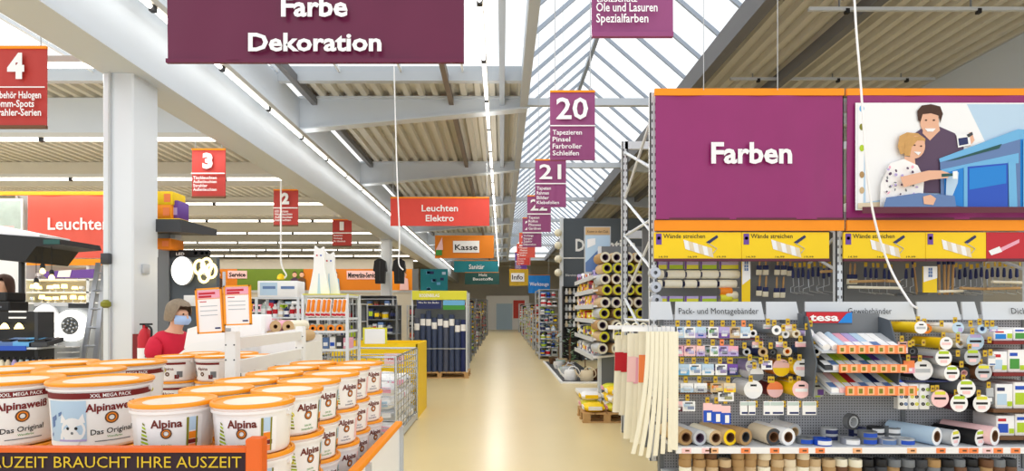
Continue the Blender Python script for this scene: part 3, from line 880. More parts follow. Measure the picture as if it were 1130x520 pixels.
rows = [
 # y_tag, y0, y1, label of the row, [(px, width, base, accent, accent2, style)]
 (357,361,373,'top hook row', [(749,12,'pale_blue','blue','white','logo'),(761,12,'white','steel_blue','lavender','logo'),(773,12,'pale_blue','lavender','blue','low'),(787,11,'white','green','navy','logo'),(799,12,'lavender','purple','white','low'),(811,12,'tan','brown','white','logo'),(822,11,'pale_blue','white','steel_blue','low')]),
 (378,382,393,'second hook row', [(748,12,'pink','purple','white','logo'),(761,12,'tag_pink','purple','lavender','logo'),(773,9,'tag_pink','lavender','purple','low'),(788,9,'white','pale_blue','green','logo'),(798,11,'lavender','purple','navy','logo'),(809,11,'pink','lavender','purple','low')]),
 (398,402,414,'third hook row', [(754,13,'pale_blue','sky_blue','white','low'),(767,13,'white','sky_blue','steel_blue','logo'),(781,13,'pale_blue','white','sky_blue','low'),(796,13,'white','navy','purple','logo'),(808,12,'purple','navy','lavender','low')]),
 (419,423,433,'fourth hook row', [(758,14,'white','pale_blue','light_grey','low'),(773,14,'white','light_grey','navy','low'),(791,14,'tan','orange','yellow','logo'),(805,13,'beige','yellow','orange','low')]),
 (439,443,454,'fifth hook row', [(748,10,'tag_pink','maroon','white','low'),(760,14,'white','pale_blue','steel_blue','logo'),(801,17,'white','black','olive','logo')]),
]
cname = {'pale_blue':'pale blue','white':'white','lavender':'lavender','tan':'tan','pink':'pink','tag_pink':'pale pink','purple':'purple','beige':'beige'}
for yt, y0, y1, rn, items in rows:
    for px, w, base, a, c, st in items:
        yy0, yy1 = (y0, y1) if px != 801 else (432, 443)
        pack('%s blister pack with %s print on the pegboard %s' % (cname[base], cw(a), rn), 'tape packs on the %s' % rn, px, yy0, yy1, w, D, base, a, c, st)
        hook(px-1, yt if px != 801 else 430, m='tag_yellow' if int(px) % 3 else 'tag_orange')
for i, px in enumerate((781,791,801)):
    pack('%s tall blue and white pack above the lying rolls, from the aisle' % nth(i+1), 'tall blue packs', px, 445+i*1.5, 466+i*1.2, 10, D, 'tag_pink', 'blue', 'white', 'tall', None, n=1)
    hook(px, 442)
for i, (px, w) in enumerate(((821,9),(829,9),(846,7),(857,15),(875,13),(893,15))):
    pack('%s white and grey green pack on the lowest hooks, counted from the aisle' % nth(i+1), 'white packs on the lowest hooks', px, 443, 458, w, D, 'white', 'leaf_pale', 'navy', 'strip', None, n=1)
    b = MB('blue'); hook(px+w/2+1, 446)
# rolls on hooks: px, py of the front disc, r px, length, body, face, core, disc, words
rl = [
 (831,368,4.5,.30,'pale_blue','white','dark_grey',None,'white tape roll'), (857,364.5,5.5,.36,'mid_grey','white','light_grey',None,'silver grey foil tape roll'),
 (867,369,4.5,.3,'white','white','light_grey',None,'small white tape roll'), (879,368.5,4.8,.3,'beige','cream','tan',None,'cream tape roll'), (893,368,5.2,.32,'lavender','white','navy',None,'lavender tape roll with navy core'),
 (824,388.5,4.6,.3,'dark_grey','light_grey','black',None,'dark grey tape roll'), (842,388.5,5.6,.3,'navy','tan','brown',None,'navy tape roll with brown core'), (853,389,5.0,.3,'dark_grey','black','mid_grey',None,'black tape roll'),
 (869,388,5.2,.3,'light_grey','beige','orange',None,'beige tape roll with orange core'), (901,388,5.4,.36,'steel_blue','white','black',None,'blue crepe tape roll'),
 (830,404,7,.2,'lavender','white','lavender',('bar','white','lavender'),'white carded tape disc'), (835,413,7,.25,'white','white','navy',('half','white','mid_grey'),'white and grey carded tape disc'),
 (862,406,9,.22,'orange','yellow','tan',('half','tag_pink','yellow'),'pink and yellow carded tape disc'), (885,406,9,.30,'yellow','yellow','orange',('bar','white','tag_pink'),'carded yellow tape disc'), (904,407,9.2,.14,'pale_blue','white','blue',('quarter','white','bright_blue'),'white carded tape disc with blue corner'),
 (831,430,9.5,.30,'white','white','light_grey',('bar','white','paper'),'big plain white carded tape disc'), (855,430,8.4,.22,'dark_red','orange','brown',('half','tag_orange','tag_pink'),'peach and pink carded tape disc'),
 (884,430,9,.36,'yellow','lemon','orange',('bar','tag_pink','white'),'pale pink carded disc before yellow rings'), (902,430,8.6,.2,'lavender','white','purple',('quarter','light_grey','purple'),'grey carded tape disc with purple corner'),
 # right-hand bay
 (1016,361.5,6.5,.36,'yellow','yellow','orange',('bar','white','light_grey'),'yellow tape roll with white disc'), (1023,363,5.5,.2,'yellow','orange','tan',None,'orange yellow tape roll'), (1057,362,6,.36,'white','white','pale_blue',('quarter','pale_blue','lavender'),'white tape roll with pale blue disc'),
 (1084,363,5.5,.34,'light_grey','pale_blue','steel_blue',None,'pale grey tape roll'), (1044,379,6.5,.36,'yellow','yellow','tan',('bar','white','tag_pink'),'yellow tape roll with pink banded disc'), (1060,379,5.6,.25,'cream','white','tan',None,'cream tape roll'), (1076,377,9,.3,'white','lavender','steel_blue',('lime','pale_blue','lavender'),'large pale blue carded disc'),
 (1007,388,6,.3,'dark_grey','black','mid_grey',None,'black tape roll with grey core'), (1041,395,8.5,.36,'light_grey','white','light_grey',('lime','white','lime'),'white sealing tape roll with lime disc'), (1073,394,8.5,.36,'mid_grey','white','light_grey',('lime','light_grey','lime'),'grey sealing tape roll with lime disc'),
 (1018,408.5,10.5,.30,'black','black','white',('bar','white','light_grey'),'large black tape roll with white disc'), (1050,412,8,.36,'white','white','light_grey',('lime','white','lime'),'white foam tape roll with lime disc'), (1064,412,7.5,.3,'brown','dark_grey','tag_pink',None,'dark brown tape roll'), (1085,411,8.6,.36,'brown','maroon','black',('lime','light_grey','lemon'),'brown sealing tape roll with lemon disc'),
 (1066,429,9.5,.36,'mid_grey','light_grey','white',('lime','white','lime'),'grey foam tape roll with lime disc'), (1037,440,9,.36,'light_grey','white','mid_grey',('lime','tag_pink','lemon'),'pale grey foam roll with lemon disc'), (1058,445,9,.36,'maroon','light_grey','black',('lime','white','lime'),'maroon sealing roll with lime disc'), (1083,445.5,9,.34,'black','dark_grey','white',('lime','white','lemon'),'black sealing roll with lemon disc'),
]
for px, py, r, L, body, face, core, disc, w in rl:
    d = 5.10-L
    k = d/4.74
    place = 'in the left tape bay' if px < 950 else 'in the right tape bay'
    roll('%s on a hook %s' % (w, place), 'tape rolls hung on hooks', X(px,d), d, Z(py,d), S(r,d), S(r,d)*.48, L-.02, body, face, core, disc)
    hook(px-2, py-r-2.5, L=max(.1, 5.12-4.74))
for px, py in ((805,398),(840,398),(850,419),(873,398),(873,419),(895,357),(910,378),(1040,357),(1072,357),(1090,357),(1058,375),(1093,375),(1058,390),(1088,390),(1008,378),(1020,378)):
    hook(px, py)
# boxed goods at the far right, on two little brackets shelves
bx = [(1097,1118,364,376,'white','bright_blue','red'),(1119,1140,362,376,'white','green','blue'),(1096,1112,388,411,'white','pale_blue','red'),(1113,1132,386,411,'paper','green','blue'),(1099,1118,424,451,'white','pale_blue','navy'),(1119,1142,422,451,'paper','lime','blue'),(1100,1120,459,481,'white','blue','red'),(1121,1144,457,481,'paper','lime','blue')]
dz = 4.78
for i, (a, c, y0, y1, base, k1, k2) in enumerate(bx):
    b = MB(base); b.bbox((X(a,dz),dz,Z(y1,dz)),(X(c,dz),dz+.25,Z(y0,dz)),.006)
    o = ob('sealing_pack', b, label=('white flat carton with %s print, %s shelf of the sealing tape bay' % (cw(k1), ('top','second','third','lowest')[i//2])), cat='carton')
    x0, x1, z0, z1 = X(a,dz), X(c,dz), Z(y1,dz), Z(y0,dz)
    p = MB(k1); p.box((x0+.01,dz-.002,z0+(z1-z0)*.15),(x0+(x1-x0)*.62,dz-.0005,z0+(z1-z0)*.6)); p.m(k2); p.box((x0+.01,dz-.003,z0+(z1-z0)*.72),(x0+(x1-x0)*.5,dz-.0005,z0+(z1-z0)*.86)); p.m('lime'); p.box((x1-.05,dz-.003,z0+.02),(x1-.01,dz-.0005,z0+.06))
    ob('front_print', p, o, smooth=False)
for y1, m in ((376,'dark_red'),(411,'dark_red'),(451,'brown'),(481,'brown')):
    b = MB(m); b.box((X(1093,dz),dz-.03,Z(y1,dz)-.03),(X(1170,dz),YP,Z(y1,dz)-.002)); ob('pack_shelf', b, GON)

# branded display with three tilted trays
def tray_display():
    d = 4.60
    t = thing('tray_display', 'grey counter display with three tilted trays of tape and a red tesa sign', 'display stand', (X(955,d),d,Z(440,d)))
    b = MB('panel_grey'); b.prism([(X(902,d),d+.30,Z(440,d)),(X(902,d),d+.30,Z(346,d)),(X(902,d),d+.16,Z(350,d)),(X(902,d),d+.02,Z(400,d)),(X(902,d),d+.08,Z(440,d))],(.012,0,0)); ob('side_panel', b, t)
    b = MB('panel_grey'); b.prism([(X(996,d),d+.30,Z(440,d)),(X(996,d),d+.30,Z(350,d)),(X(996,d),d+.16,Z(354,d)),(X(996,d),d+.02,Z(400,d)),(X(996,d),d+.08,Z(440,d))],(.012,0,0)); ob('side_panel', b, t)
    b = MB('mid_grey'); b.box((X(902,d),d+.30,Z(440,d)),(X(996,d)+.012,d+.315,Z(346,d))); ob('back_panel', b, t)
    b = MB('panel_grey'); b.prism([(X(900,d),d+.2,Z(344,d)),(X(957,d),d+.2,Z(344,d)),(X(957,d),d+.2,Z(359,d)),(X(900,d),d+.2,Z(359,d))],(0,.012,0)); ob('sign_back', b, t)
    b = MB('red'); b.box((X(904,d),d+.19,Z(357,d)),(X(956,d),d+.198,Z(344.5,d))); s = ob('sign_plate', b, t)
    b = MB('bright_blue'); b.prism([(X(940,d),d+.188,Z(357,d)),(X(956,d),d+.188,Z(357,d)),(X(956,d),d+.188,Z(344.5,d)),(X(950,d),d+.188,Z(346,d))],(0,-.001,0)); ob('corner_print', b, s)
    b = MB('white'); b.text('tesa', (X(924,d),d+.186,Z(354.5,d)), S(8,d), S(33,d), .03); ob('lettering', b, s, smooth=False)
    pal = [['white','paper','pale_blue','pink','lavender','pale_blue','white','paper','light_grey'],['dark_grey','white','lime','lemon','navy','white','green','purple','pale_blue','paper'],['white','tag_pink','lemon','red','white','pale_blue','navy','white','lemon','blue']]
    for q, (pa, pc, yr0, yr1, top) in enumerate(((923,998,381,390,362),(925,1001,402,411,393),(932,1010,426,436,416))):
        x0, x1 = X(pa-16,d), X(pc,d); zf = Z(yr1,d); zb = zf+.10
        b = MB('light_grey'); b.prism([(x0,d,zf),(x0,d,zf+.012),(x0,d+.28,zb+.012),(x0,d+.28,zb)],(x1-x0,0,0)); tr = ob('tray', b, t)
        b = MB('tag_orange'); b.box((X(pa,d),d-.02,zf-.002),(x1,d-.008,Z(yr0,d))); ob('price_rail', b, tr)
        n = 7
        for i in range(n):
            xa = X(pa,d)+(x1-X(pa,d))*(i+.12)/n; xb = X(pa,d)+(x1-X(pa,d))*(i+.78)/n
            b = MB('tag_peach'); b.box((xa,d-.024,zf+.004),(xb,d-.02,Z(yr0,d)-.005)); b.m('olive'); b.box((xa+.01,d-.025,zf+.015),(xb-.015,d-.024,Z(yr0,d)-.02)); ob('price_tag', b, tr)
        m = len(pal[q]); ww = (x1-x0-.03)/m
        for i, c in enumerate(pal[q]):
            xa = x0+.015+i*ww
            b = MB(c); 
            if q == 0 and i in (0,1,2): b.cyl((xa+ww/2,d+.02,zf+.045),(xa+ww/2,d+.26,zb+.04),ww*.42,n=12)
            else: b.prism([(xa+.003,d+.01,zf+.016),(xa+.003,d+.01,zf+.05),(xa+.003,d+.26,zb+.055),(xa+.003,d+.26,zb+.016)],(ww-.006,0,0))
            b.m('white' if c != 'white' else 'steel_blue'); b.prism([(xa+.006,d+.03,zf+.059),(xa+.006,d+.03,zf+.061),(xa+.006,d+.10,zf+.09),(xa+.006,d+.10,zf+.088)],(ww-.012,0,0))
            ob('tape_refill', b, label='%s tape refill lying in the %s tilted tray' % (cw(c), ('upper','middle','lower')[q]), cat='tape pack', group='tape refills in the tilted trays')
tray_display()
# small pegged dispensers beside the trays
for i, (px, c) in enumerate(((997,'steel_blue'),(1009,'lemon'),(1021,'lime'))):
    b = MB('white'); d = 4.78; b.bbox((X(px-6,d),d,Z(452,d)),(X(px+5,d),d+.06,Z(424,d)),.005)
    o = ob('dispenser_pack', b, label='white pack with %s ring prints hung below the tray display' % cw(c), cat='tape pack')
    for j in range(3):
        for s in (-2.5, 2.5):
            b = MB(c if (j+(s > 0)) % 2 else 'black'); b.lathe([(.006,0),(.014,0),(.014,.006),(.006,.006),(.006,0)], 12, (X(px+s,d),d-.006,Z(430+8*j,d)), axis=(0,1,0)); ob('ring_print', b, o)

# rolls lying on the main shelf, their ends towards the aisle
zs = Z(494,YF)
def lying(px, py, r, L, body, face, core, label, yaw=.0, d=4.72, cat='tape roll', disc=None):
    rr_ = S(r,d)
    roll(label, 'rolls lying on the tape shelf', X(px,d), d, max(zs+rr_+.001, Z(py,d)), rr_, rr_*.62, L, body, face, core, disc, rz=yaw)
lying(757,484.5,9,.34,'tan','kraft','brown','short tan tape roll lying at the shelf\'s left end', .22)
lying(772.5,484.5,8.5,.36,'light_grey','light_grey','plum','pale grey tape roll lying beside the short tan roll', .25)
lying(790,484.5,8.5,.33,'cream','tan','brown','cream yellow tape roll lying between grey and amber rolls', .22)
lying(806,484.5,9,.36,'tan','yellow','brown','amber tape roll lying on the shelf', .3)
lying(823,484.5,9.5,.38,'kraft','kraft','dark_grey','long kraft paper roll lying on the shelf', .42)
lying(854,485,9.5,.26,'beige','dark_grey','brown','stubby roll with dark end lying on the shelf', .2)
lying(870,484,9.5,.36,'white','white','brown','white protective roll with brown core lying on the shelf', .3)
lying(877,481,9,.30,'white','light_grey','tan','white roll lying behind the other white roll', .3, d=4.92)
lying(1034,487,10,.38,'pale_blue','white','brown','pale blue foil roll with brown core lying on the shelf', .45)
lying(1054,488,8.5,.38,'light_grey','white','brown','pale grey sealing roll lying by the blue foil roll', .45, disc=('lime','white','lemon'))
lying(1081,488,8.5,.34,'black','dark_grey','white','black sealing roll with white disc lying on the shelf', .4, disc=('lime','white','lime'))
lying(1098,486,10.5,.38,'tag_pink','white','brown','long pale pink roll lying at the shelf\'s right end', .45)
# flat tape rings in stacks
def flat_roll(px, d, lvl, r, h, body, side, label):
    x = X(px,d); z = zs + .002 + lvl
    b = MB(body); b.lathe([(r*.6,0),(r,0),(r,h),(r*.6,h),(r*.6,0)], 22, (0,0,0))
    o = ob('duct_tape_roll', b, label=label, cat='tape roll', group='duct tape rings on the tape shelf', loc=(x,d,z))
    b = MB(side); b.arc(r+.001,h*.15,h*.8,-2.5,-.3); ob('wrap_label', b, o, loc=(0,0,0))
    return o
spec = [(888,4.80,'mid_grey','blue'),(907,4.76,'blue','white'),(915,4.93,'light_grey','navy'),(938,4.78,'silver','white'),(946,4.95,'navy','light_grey'),(957,4.80,'mid_grey','blue'),(966,4.98,'dark_grey','white'),(978,4.78,'silver','steel_blue'),(984,4.96,'mid_grey','white'),(998,4.77,'light_grey','blue')]
for i, (px, d, c, sd) in enumerate(spec):
    for l in range(2 if i % 3 == 2 or d > 4.9 else 1):
        flat_roll(px, d, l*.055, .072 if i % 2 else .066, .052, c, sd, '%s duct tape ring with %s wrap flat on the tape shelf%s' % (cw(c), cw(sd), ', upper of two' if l else ''))
o = roll('open dark tape ring standing on edge among the duct tapes', 'duct tape rings on the tape shelf', X(942,4.86), 4.86, zs+.172, .07, .05, .05, 'mid_grey', 'dark_grey', 'light_grey', rz=.3)
# lower shelf: standing brown parcel tapes
rr2 = random.Random(9)
zl = zs-.30
for i in range(26):
    px = 756+i*14.3
    for l in range(4 if px < 915 else 3):
        d = 4.72+rr2.uniform(0,.03)
        c = rr2.choice(['kraft','tan','beige','brown','kraft','cream'] if px < 950 else ['dark_grey','mid_grey','brown','black','kraft'])
        r_ = .052; x = X(px,4.74)+rr2.uniform(-.004,.004)
        b = cached(('pt',c), lambda: MB(c).lathe([(r_*.62,0),(r_*.94,0),(r_,.006),(r_,.056),(r_*.94,.062),(r_*.62,.062),(r_*.62,0)], 18).data('parcel_tape'))
        if l == 3 and rr2.random() < .35: continue
        ob('parcel_tape', b, label='%s parcel tape ring, %s layer of the %s stack under the tape shelf' % (cw(c), names[l], nth(i+1)), cat='tape roll', group='parcel tapes on the lower shelf', loc=(x,d,zl+.001+l*.0625))

# edging strips hanging at the end of the gondola
def strip_mesh(w, L, bend, lab, lo, hi):
    def f():
        b = MB('cream'); n = 14; vs = []
        for i in range(n+1):
            t = i/n; x = -bend*t*t
            for k, (dx, dy) in enumerate(((-w/2,0),(-w*.2,-.008),(w*.2,-.008),(w/2,0))):
                vs.append((x+dx*(1-.0*t), dy - .01*t, -L*t))
        fs = []
        for i in range(n):
            for k in range(3): fs.append((i*4+k, i*4+4+k, i*4+5+k, i*4+1+k))
        m = len(vs); vs += [(x, y+.006, z) for x, y, z in vs]
        fs += [tuple(m+j for j in reversed(q)) for q in fs[:]]
        b.add(vs, fs)
        return b.data('edging_strip')
    return cached(('strip',w,L,bend), f)
def edging(px, py0, py1, d, wpx, bendpx, lab, label):
    L = S(py1-py0,d); w = S(wpx,d); bend = S(bendpx,d)
    o = ob('edging_strip', strip_mesh(round(w,4), round(L,4), round(bend,4), lab, .3, .5), label=label, cat='edging strip', group='edging strips at the gondola end', loc=(X(px,d),d,Z(py0,d)))
    if lab:
        b = MB(lab); t0, t1 = .22, .46
        vs = []
        for t in (t0,(t0+t1)/2,t1): vs += [(-bend*t*t-w*.52,-.014-.01*t,-L*t),(-bend*t*t+w*.52,-.014-.01*t,-L*t)]
        b.add(vs, [(0,2,3,1),(2,4,5,3)]); b.add([(x,y+.002,z) for x,y,z in vs], [(1,3,2,0),(3,5,4,2)]); ob('paper_sleeve', b, o, loc=(0,0,0))
    b = MB('wire'); b.tube([(0,.004,-.02),(0,.004,.03),(.0,.02,.05)], .003, 5); ob('hanging_eye', b, o, loc=(0,0,0))
def strip_rack():
    t = thing('strip_holder', 'bent white wire holder with curled hooks at the end of the tape gondola', 'rack', (X(715,4.8),4.8,Z(368,4.8)))
    b = MB('white'); b.box((X(686,4.72),4.70,Z(366,4.72)),(X(746,4.72),4.73,Z(361,4.72))); ob('front_rail', b, t)
    b = MB('white'); b.box((X(686,4.72),5.3,Z(366,4.72)),(X(746,4.72),5.33,Z(361,4.72))); ob('rear_rail', b, t)
    b = MB('white'); b.box((X(744,4.72),4.70,Z(368,4.72)),(X(747,4.72),5.33,Z(361,4.72))); ob('side_rail', b, t)
    for px in (697,704,710):
        b = MB('wire'); b.cyl((X(px,5.0 if px < 708 else 4.86),4.72,Z(364,4.9)),(X(px,5.0 if px < 708 else 4.86),5.31,Z(364,4.9)),.006,n=5); ob('cross_wire', b, t)
    for px in (681,690,699,708):
        d = 5.36; b = MB('cream'); b.tube(smooth_path([P(px-4,374,d),P(px-3,362,d),P(px+2,357,d),P(px+7,362,d),P(px+7,370,d)],5), .007, 6); ob('curled_hook', b, t)
strip_rack()
for i, px in enumerate((683,690,697)):
    edging(px, 370, 455+3*(i % 2), 5.40, 9, 3, 'red', '%s cream edging strip with red paper sleeve, counted from the aisle' % nth(i+1))
for i, px in enumerate((697,704)):
    edging(px, 368, 484+4*i, 5.0, 9, 5, 'pink' if i else 'tag_pink', 'cream edging strip with %s pink sleeve beside the long white strips' % ('strong' if i else 'pale'))
edging(710, 364, 490, 4.86, 10, 4, 'tag_orange', 'cream edging strip with peach sleeve beside the long white strips')
for i in range(7):
    px = 715.5+4.9*i
    edging(px, 366, 505-2.2*abs(i-2), 4.66-.005*i, 5.0 if i < 6 else 7.5, 17-3.2*i if i < 5 else 1, None, '%s long bare cream edging strip, counted from the curled hooks' % nth(i+1))

# ---------------------------------------------------------------- high rack with wall banners
RF = 6.0
def perforated_post(x, y, z1, t, name='upright'):
    b = MB('white_steel'); w = .04
    b.box((x-w,y-.03,0),(x-w+.012,y+.03,z1)); b.box((x+w-.012,y-.03,0),(x+w,y+.03,z1)); b.box((x-w,y-.03,0),(x+w,y-.02,z1))
    p = ob(name, b, t)
    s = MB('dark_grey')
    z = .3
    while z < z1-.1:
        for dx in (-.018,.018): s.box((x+dx-.006,y-.0315,z),(x+dx+.006,y-.030,z+.03))
        z += .09
    s = ob('slot_row', s, p, smooth=False); s['kind'] = 'stuff'
    return p
def rack():
    t = thing('storage_rack', 'tall white perforated steel rack behind the wall banners', 'rack', (X(722,RF),6.7,0))
    for x in (X(722,RF), X(928,RF), X(1140,RF)):
        for y in (RF+.05, 7.45):
            perforated_post(x, y, 3.95 if y < 7 else 3.85, t)
        z = .4; k = 0
        while z < 3.5:
            b = MB('white_steel'); b.cyl((x,RF+.08,z),(x,7.42,z+.55*(1 if k % 2 else -0.0)),.018,n=6); ob('brace', b, t)
            z += .55; k += 1
        for k in range(5):
            za = .5+k*.65
            b = MB('white_steel'); b.cyl((x,(RF+.08) if k % 2 else 7.42,za),(x,7.42 if k % 2 else RF+.08,za+.62),.018,n=6); ob('brace', b, t)
    for z in (2.62, 3.8, .2):
        for y in (RF+.06, 7.44):
            b = MB('white_steel'); b.box((X(722,RF),y-.02,z-.05),(X(1140,RF),y+.02,z+.05)); ob('cross_beam', b, t)
    b = MB('mid_grey'); b.box((X(722,RF)+.03,6.62,0),(X(1140,RF),6.65,2.58)); ob('back_panel', b, t)
    # extra upright frames reaching higher beside the aisle
    return t
RACK = rack()
def wall_banner(label, px0, px1, m, seed):
    t = thing('wall_banner', label, 'banner', (X((px0+px1)/2,RF),RF,Z(255,RF)))
    ob('banner_cloth', cloth_mb(m, X(px0,RF), Z(243,RF), X(px1,RF), Z(107,RF), RF-.05, .016 if seed == 5 else .010, 60, 8, seed), t)
    b = MB('banner_orange'); b.box((X(px0-1,RF),RF-.06,Z(107.5,RF)),(X(px1+1,RF),RF-.03,Z(100,RF))); ob('top_strip', b, t)
    b = MB('banner_orange'); b.box((X(px0-1,RF),RF-.06,Z(255.5,RF)),(X(px1+1,RF),RF-.03,Z(244,RF))); ob('bottom_strip', b, t)
    b = MB('maroon'); b.box((X(px0,RF),RF-.065,Z(244,RF)),(X(px1,RF),RF-.035,Z(241.5,RF))); ob('bottom_bar', b, t)
    return t
t = wall_banner('large purple wall banner reading Farben between orange strips', 722, 927, 'banner_purple', 5)
letters(t, RF-.088, RF, [('Farben',825.5,182,22,88,'white','c',.03)])
t = wall_banner('wide wall banner with a photo of a man and girl painting a blue cabinet', 932, 1152, 'banner_purple', 8)
def photo(t):
    y = RF-.078
    c = [0]
    def shp(m, pts, part='photo_print'):
        c[0] += 1
        b = MB(m); yy = y - .0012*c[0]
        b.add([(X(px,RF),yy,Z(py,RF)) for px, py in pts], [tuple(range(len(pts)-1,-1,-1))])
        return ob(part, b, t, smooth=False)
    def ell(m, cx, cy, rx, ry, rot=0, n=20):
        pts = []
        for i in range(n):
            a = 2*math.pi*i/n; ux, uy = rx*math.cos(a), ry*math.sin(a)
            pts.append((cx+ux*math.cos(rot)-uy*math.sin(rot), cy+ux*math.sin(rot)+uy*math.cos(rot)))
        return shp(m, pts)
    b = MB('white'); b.box((X(939,RF),y-.0005,Z(233.5,RF)),(X(1150,RF),y+.004,Z(116.5,RF))); ob('photo_border', b, t)
    shp('pale_blue', [(941,118),(1150,118),(1150,232),(941,232)])
    shp('white', [(948,118),(1060,118),(1100,200),(950,225)])
    shp('white', [(941,118),(949,118),(947,232),(941,232)])
    for yy, m in ((123,'sky_blue'),(143,'olive'),(166,'lime'),(195,'kraft'),(212,'tan')): ell(m, 945.5, yy, 2.6, 3.6)
    shp('beige', [(941,226),(980,224),(985,232),(941,232)])
    # man
    shp('plum', [(1000,152),(1010,145),(1030,143),(1046,150),(1056,165),(1053,195),(1040,215),(1003,215),(1002,180)])
    shp('skin', [(1012,140),(1028,138),(1030,147),(1019,158),(1011,150)])
    ell('skin', 1018.5, 137, 10.2, 14.5)
    shp('hair_brown', [(1006,136),(1005,126),(1010,120),(1020,118.5),(1030,121),(1033,129),(1030,139),(1028.5,131),(1020,128.5),(1011,129.5),(1008.5,138)])
    ell('hair_brown', 1014.5, 136, 1.3, .9); ell('hair_brown', 1023, 136, 1.3, .9)
    shp('white', [(1013,145),(1025,145),(1022,148.5),(1016,148.5)])
    shp('skin', [(1052,152),(1064,149),(1067,158),(1062,164),(1052,163)])
    shp('white', [(1047,152),(1061,150),(1063,163),(1049,166)]); shp('navy', [(1049,156),(1059,154.5),(1060,162),(1050,164)]); shp('dark_grey', [(1058,152),(1064,149),(1065,152),(1060,155)])
    # cabinet
    shp('sky_blue', [(1028,178),(1114,146),(1150,149),(1150,156),(1116,157),(1029,182)])
    shp('steel_blue', [(1029,182),(1116,157),(1116,232),(1030,232)]); shp('bright_blue', [(1116,157),(1150,156),(1150,232),(1116,232)])
    shp('dark_green', [(1034,181.5),(1096,162),(1093,167),(1048,179)])
    shp('sky_blue', [(1030,190),(1114,172),(1114,183),(1031,194)])
    shp('bright_blue', [(1033,194),(1054,188),(1055,231),(1034,226)]); shp('blue', [(1058,187),(1102,183),(1102,232),(1058,232)])
    shp('bright_blue', [(1060,189),(1100,185),(1100,205),(1060,212)])
    shp('sky_blue', [(1054,188),(1058,187),(1058,232),(1054,231)]); shp('sky_blue', [(1102,182),(1110,181),(1112,232),(1103,232)])
    shp('sky_blue', [(1118,158),(1124,158),(1124,232),(1118,232)]); shp('steel_blue', [(1140,157),(1143,157),(1143,232),(1140,232)])
    shp('pale_blue', [(1035,196),(1048,193),(1047,205),(1040,222),(1034,221)])
    # girl
    shp('hair_fair', [(982,165),(984,154),(992,150),(1004,151),(1012,157),(1011,165),(1003,158),(996,160),(992,172),(985,174)])
    ell('skin', 1001.5, 166, 10, 12.5, .25)
    shp('hair_fair', [(989,175),(990,160),(996,155),(1006,154),(1012,159),(1003,159),(997,166),(995,176)])
    ell('hair_brown', 1000, 164, 1.2, .8); ell('hair_brown', 1007, 165, 1.2, .8); shp('white', [(999,171),(1007,171.5),(1004,175)])
    shp('skin', [(989,176),(1000,178),(1001,190),(988,190)])
    shp('paper', [(973,184),(988,179),(1003,186),(1010,200),(1008,232),(962,232),(963,206)])
    rx = random.Random(2)
    for i in range(46):
        ell(rx.choice(['plum','pink','mid_grey','lavender']), rx.uniform(966,1006), rx.uniform(188,229), rx.uniform(1,2.4), rx.uniform(.8,1.8), rx.uniform(0,3), 6)
    shp('steel_blue', [(965,222),(1000,217),(1038,220),(1040,232),(962,232)])
    shp('skin', [(980,200),(1010,193),(1024,193),(1033,196),(1031,201),(1012,203),(984,211)])
    shp('dark_green', [(1024,196.5),(1036,196),(1036,199),(1024,200)]); shp('white', [(1036,194),(1041,193.5),(1041,202),(1036,202)])
    shp('skin', [(1004,221),(1012,219),(1018,223),(1015,230),(1005,229)])
    shp('maroon', [(939,232),(1150,232),(1150,238),(939,239)])
photo(t)
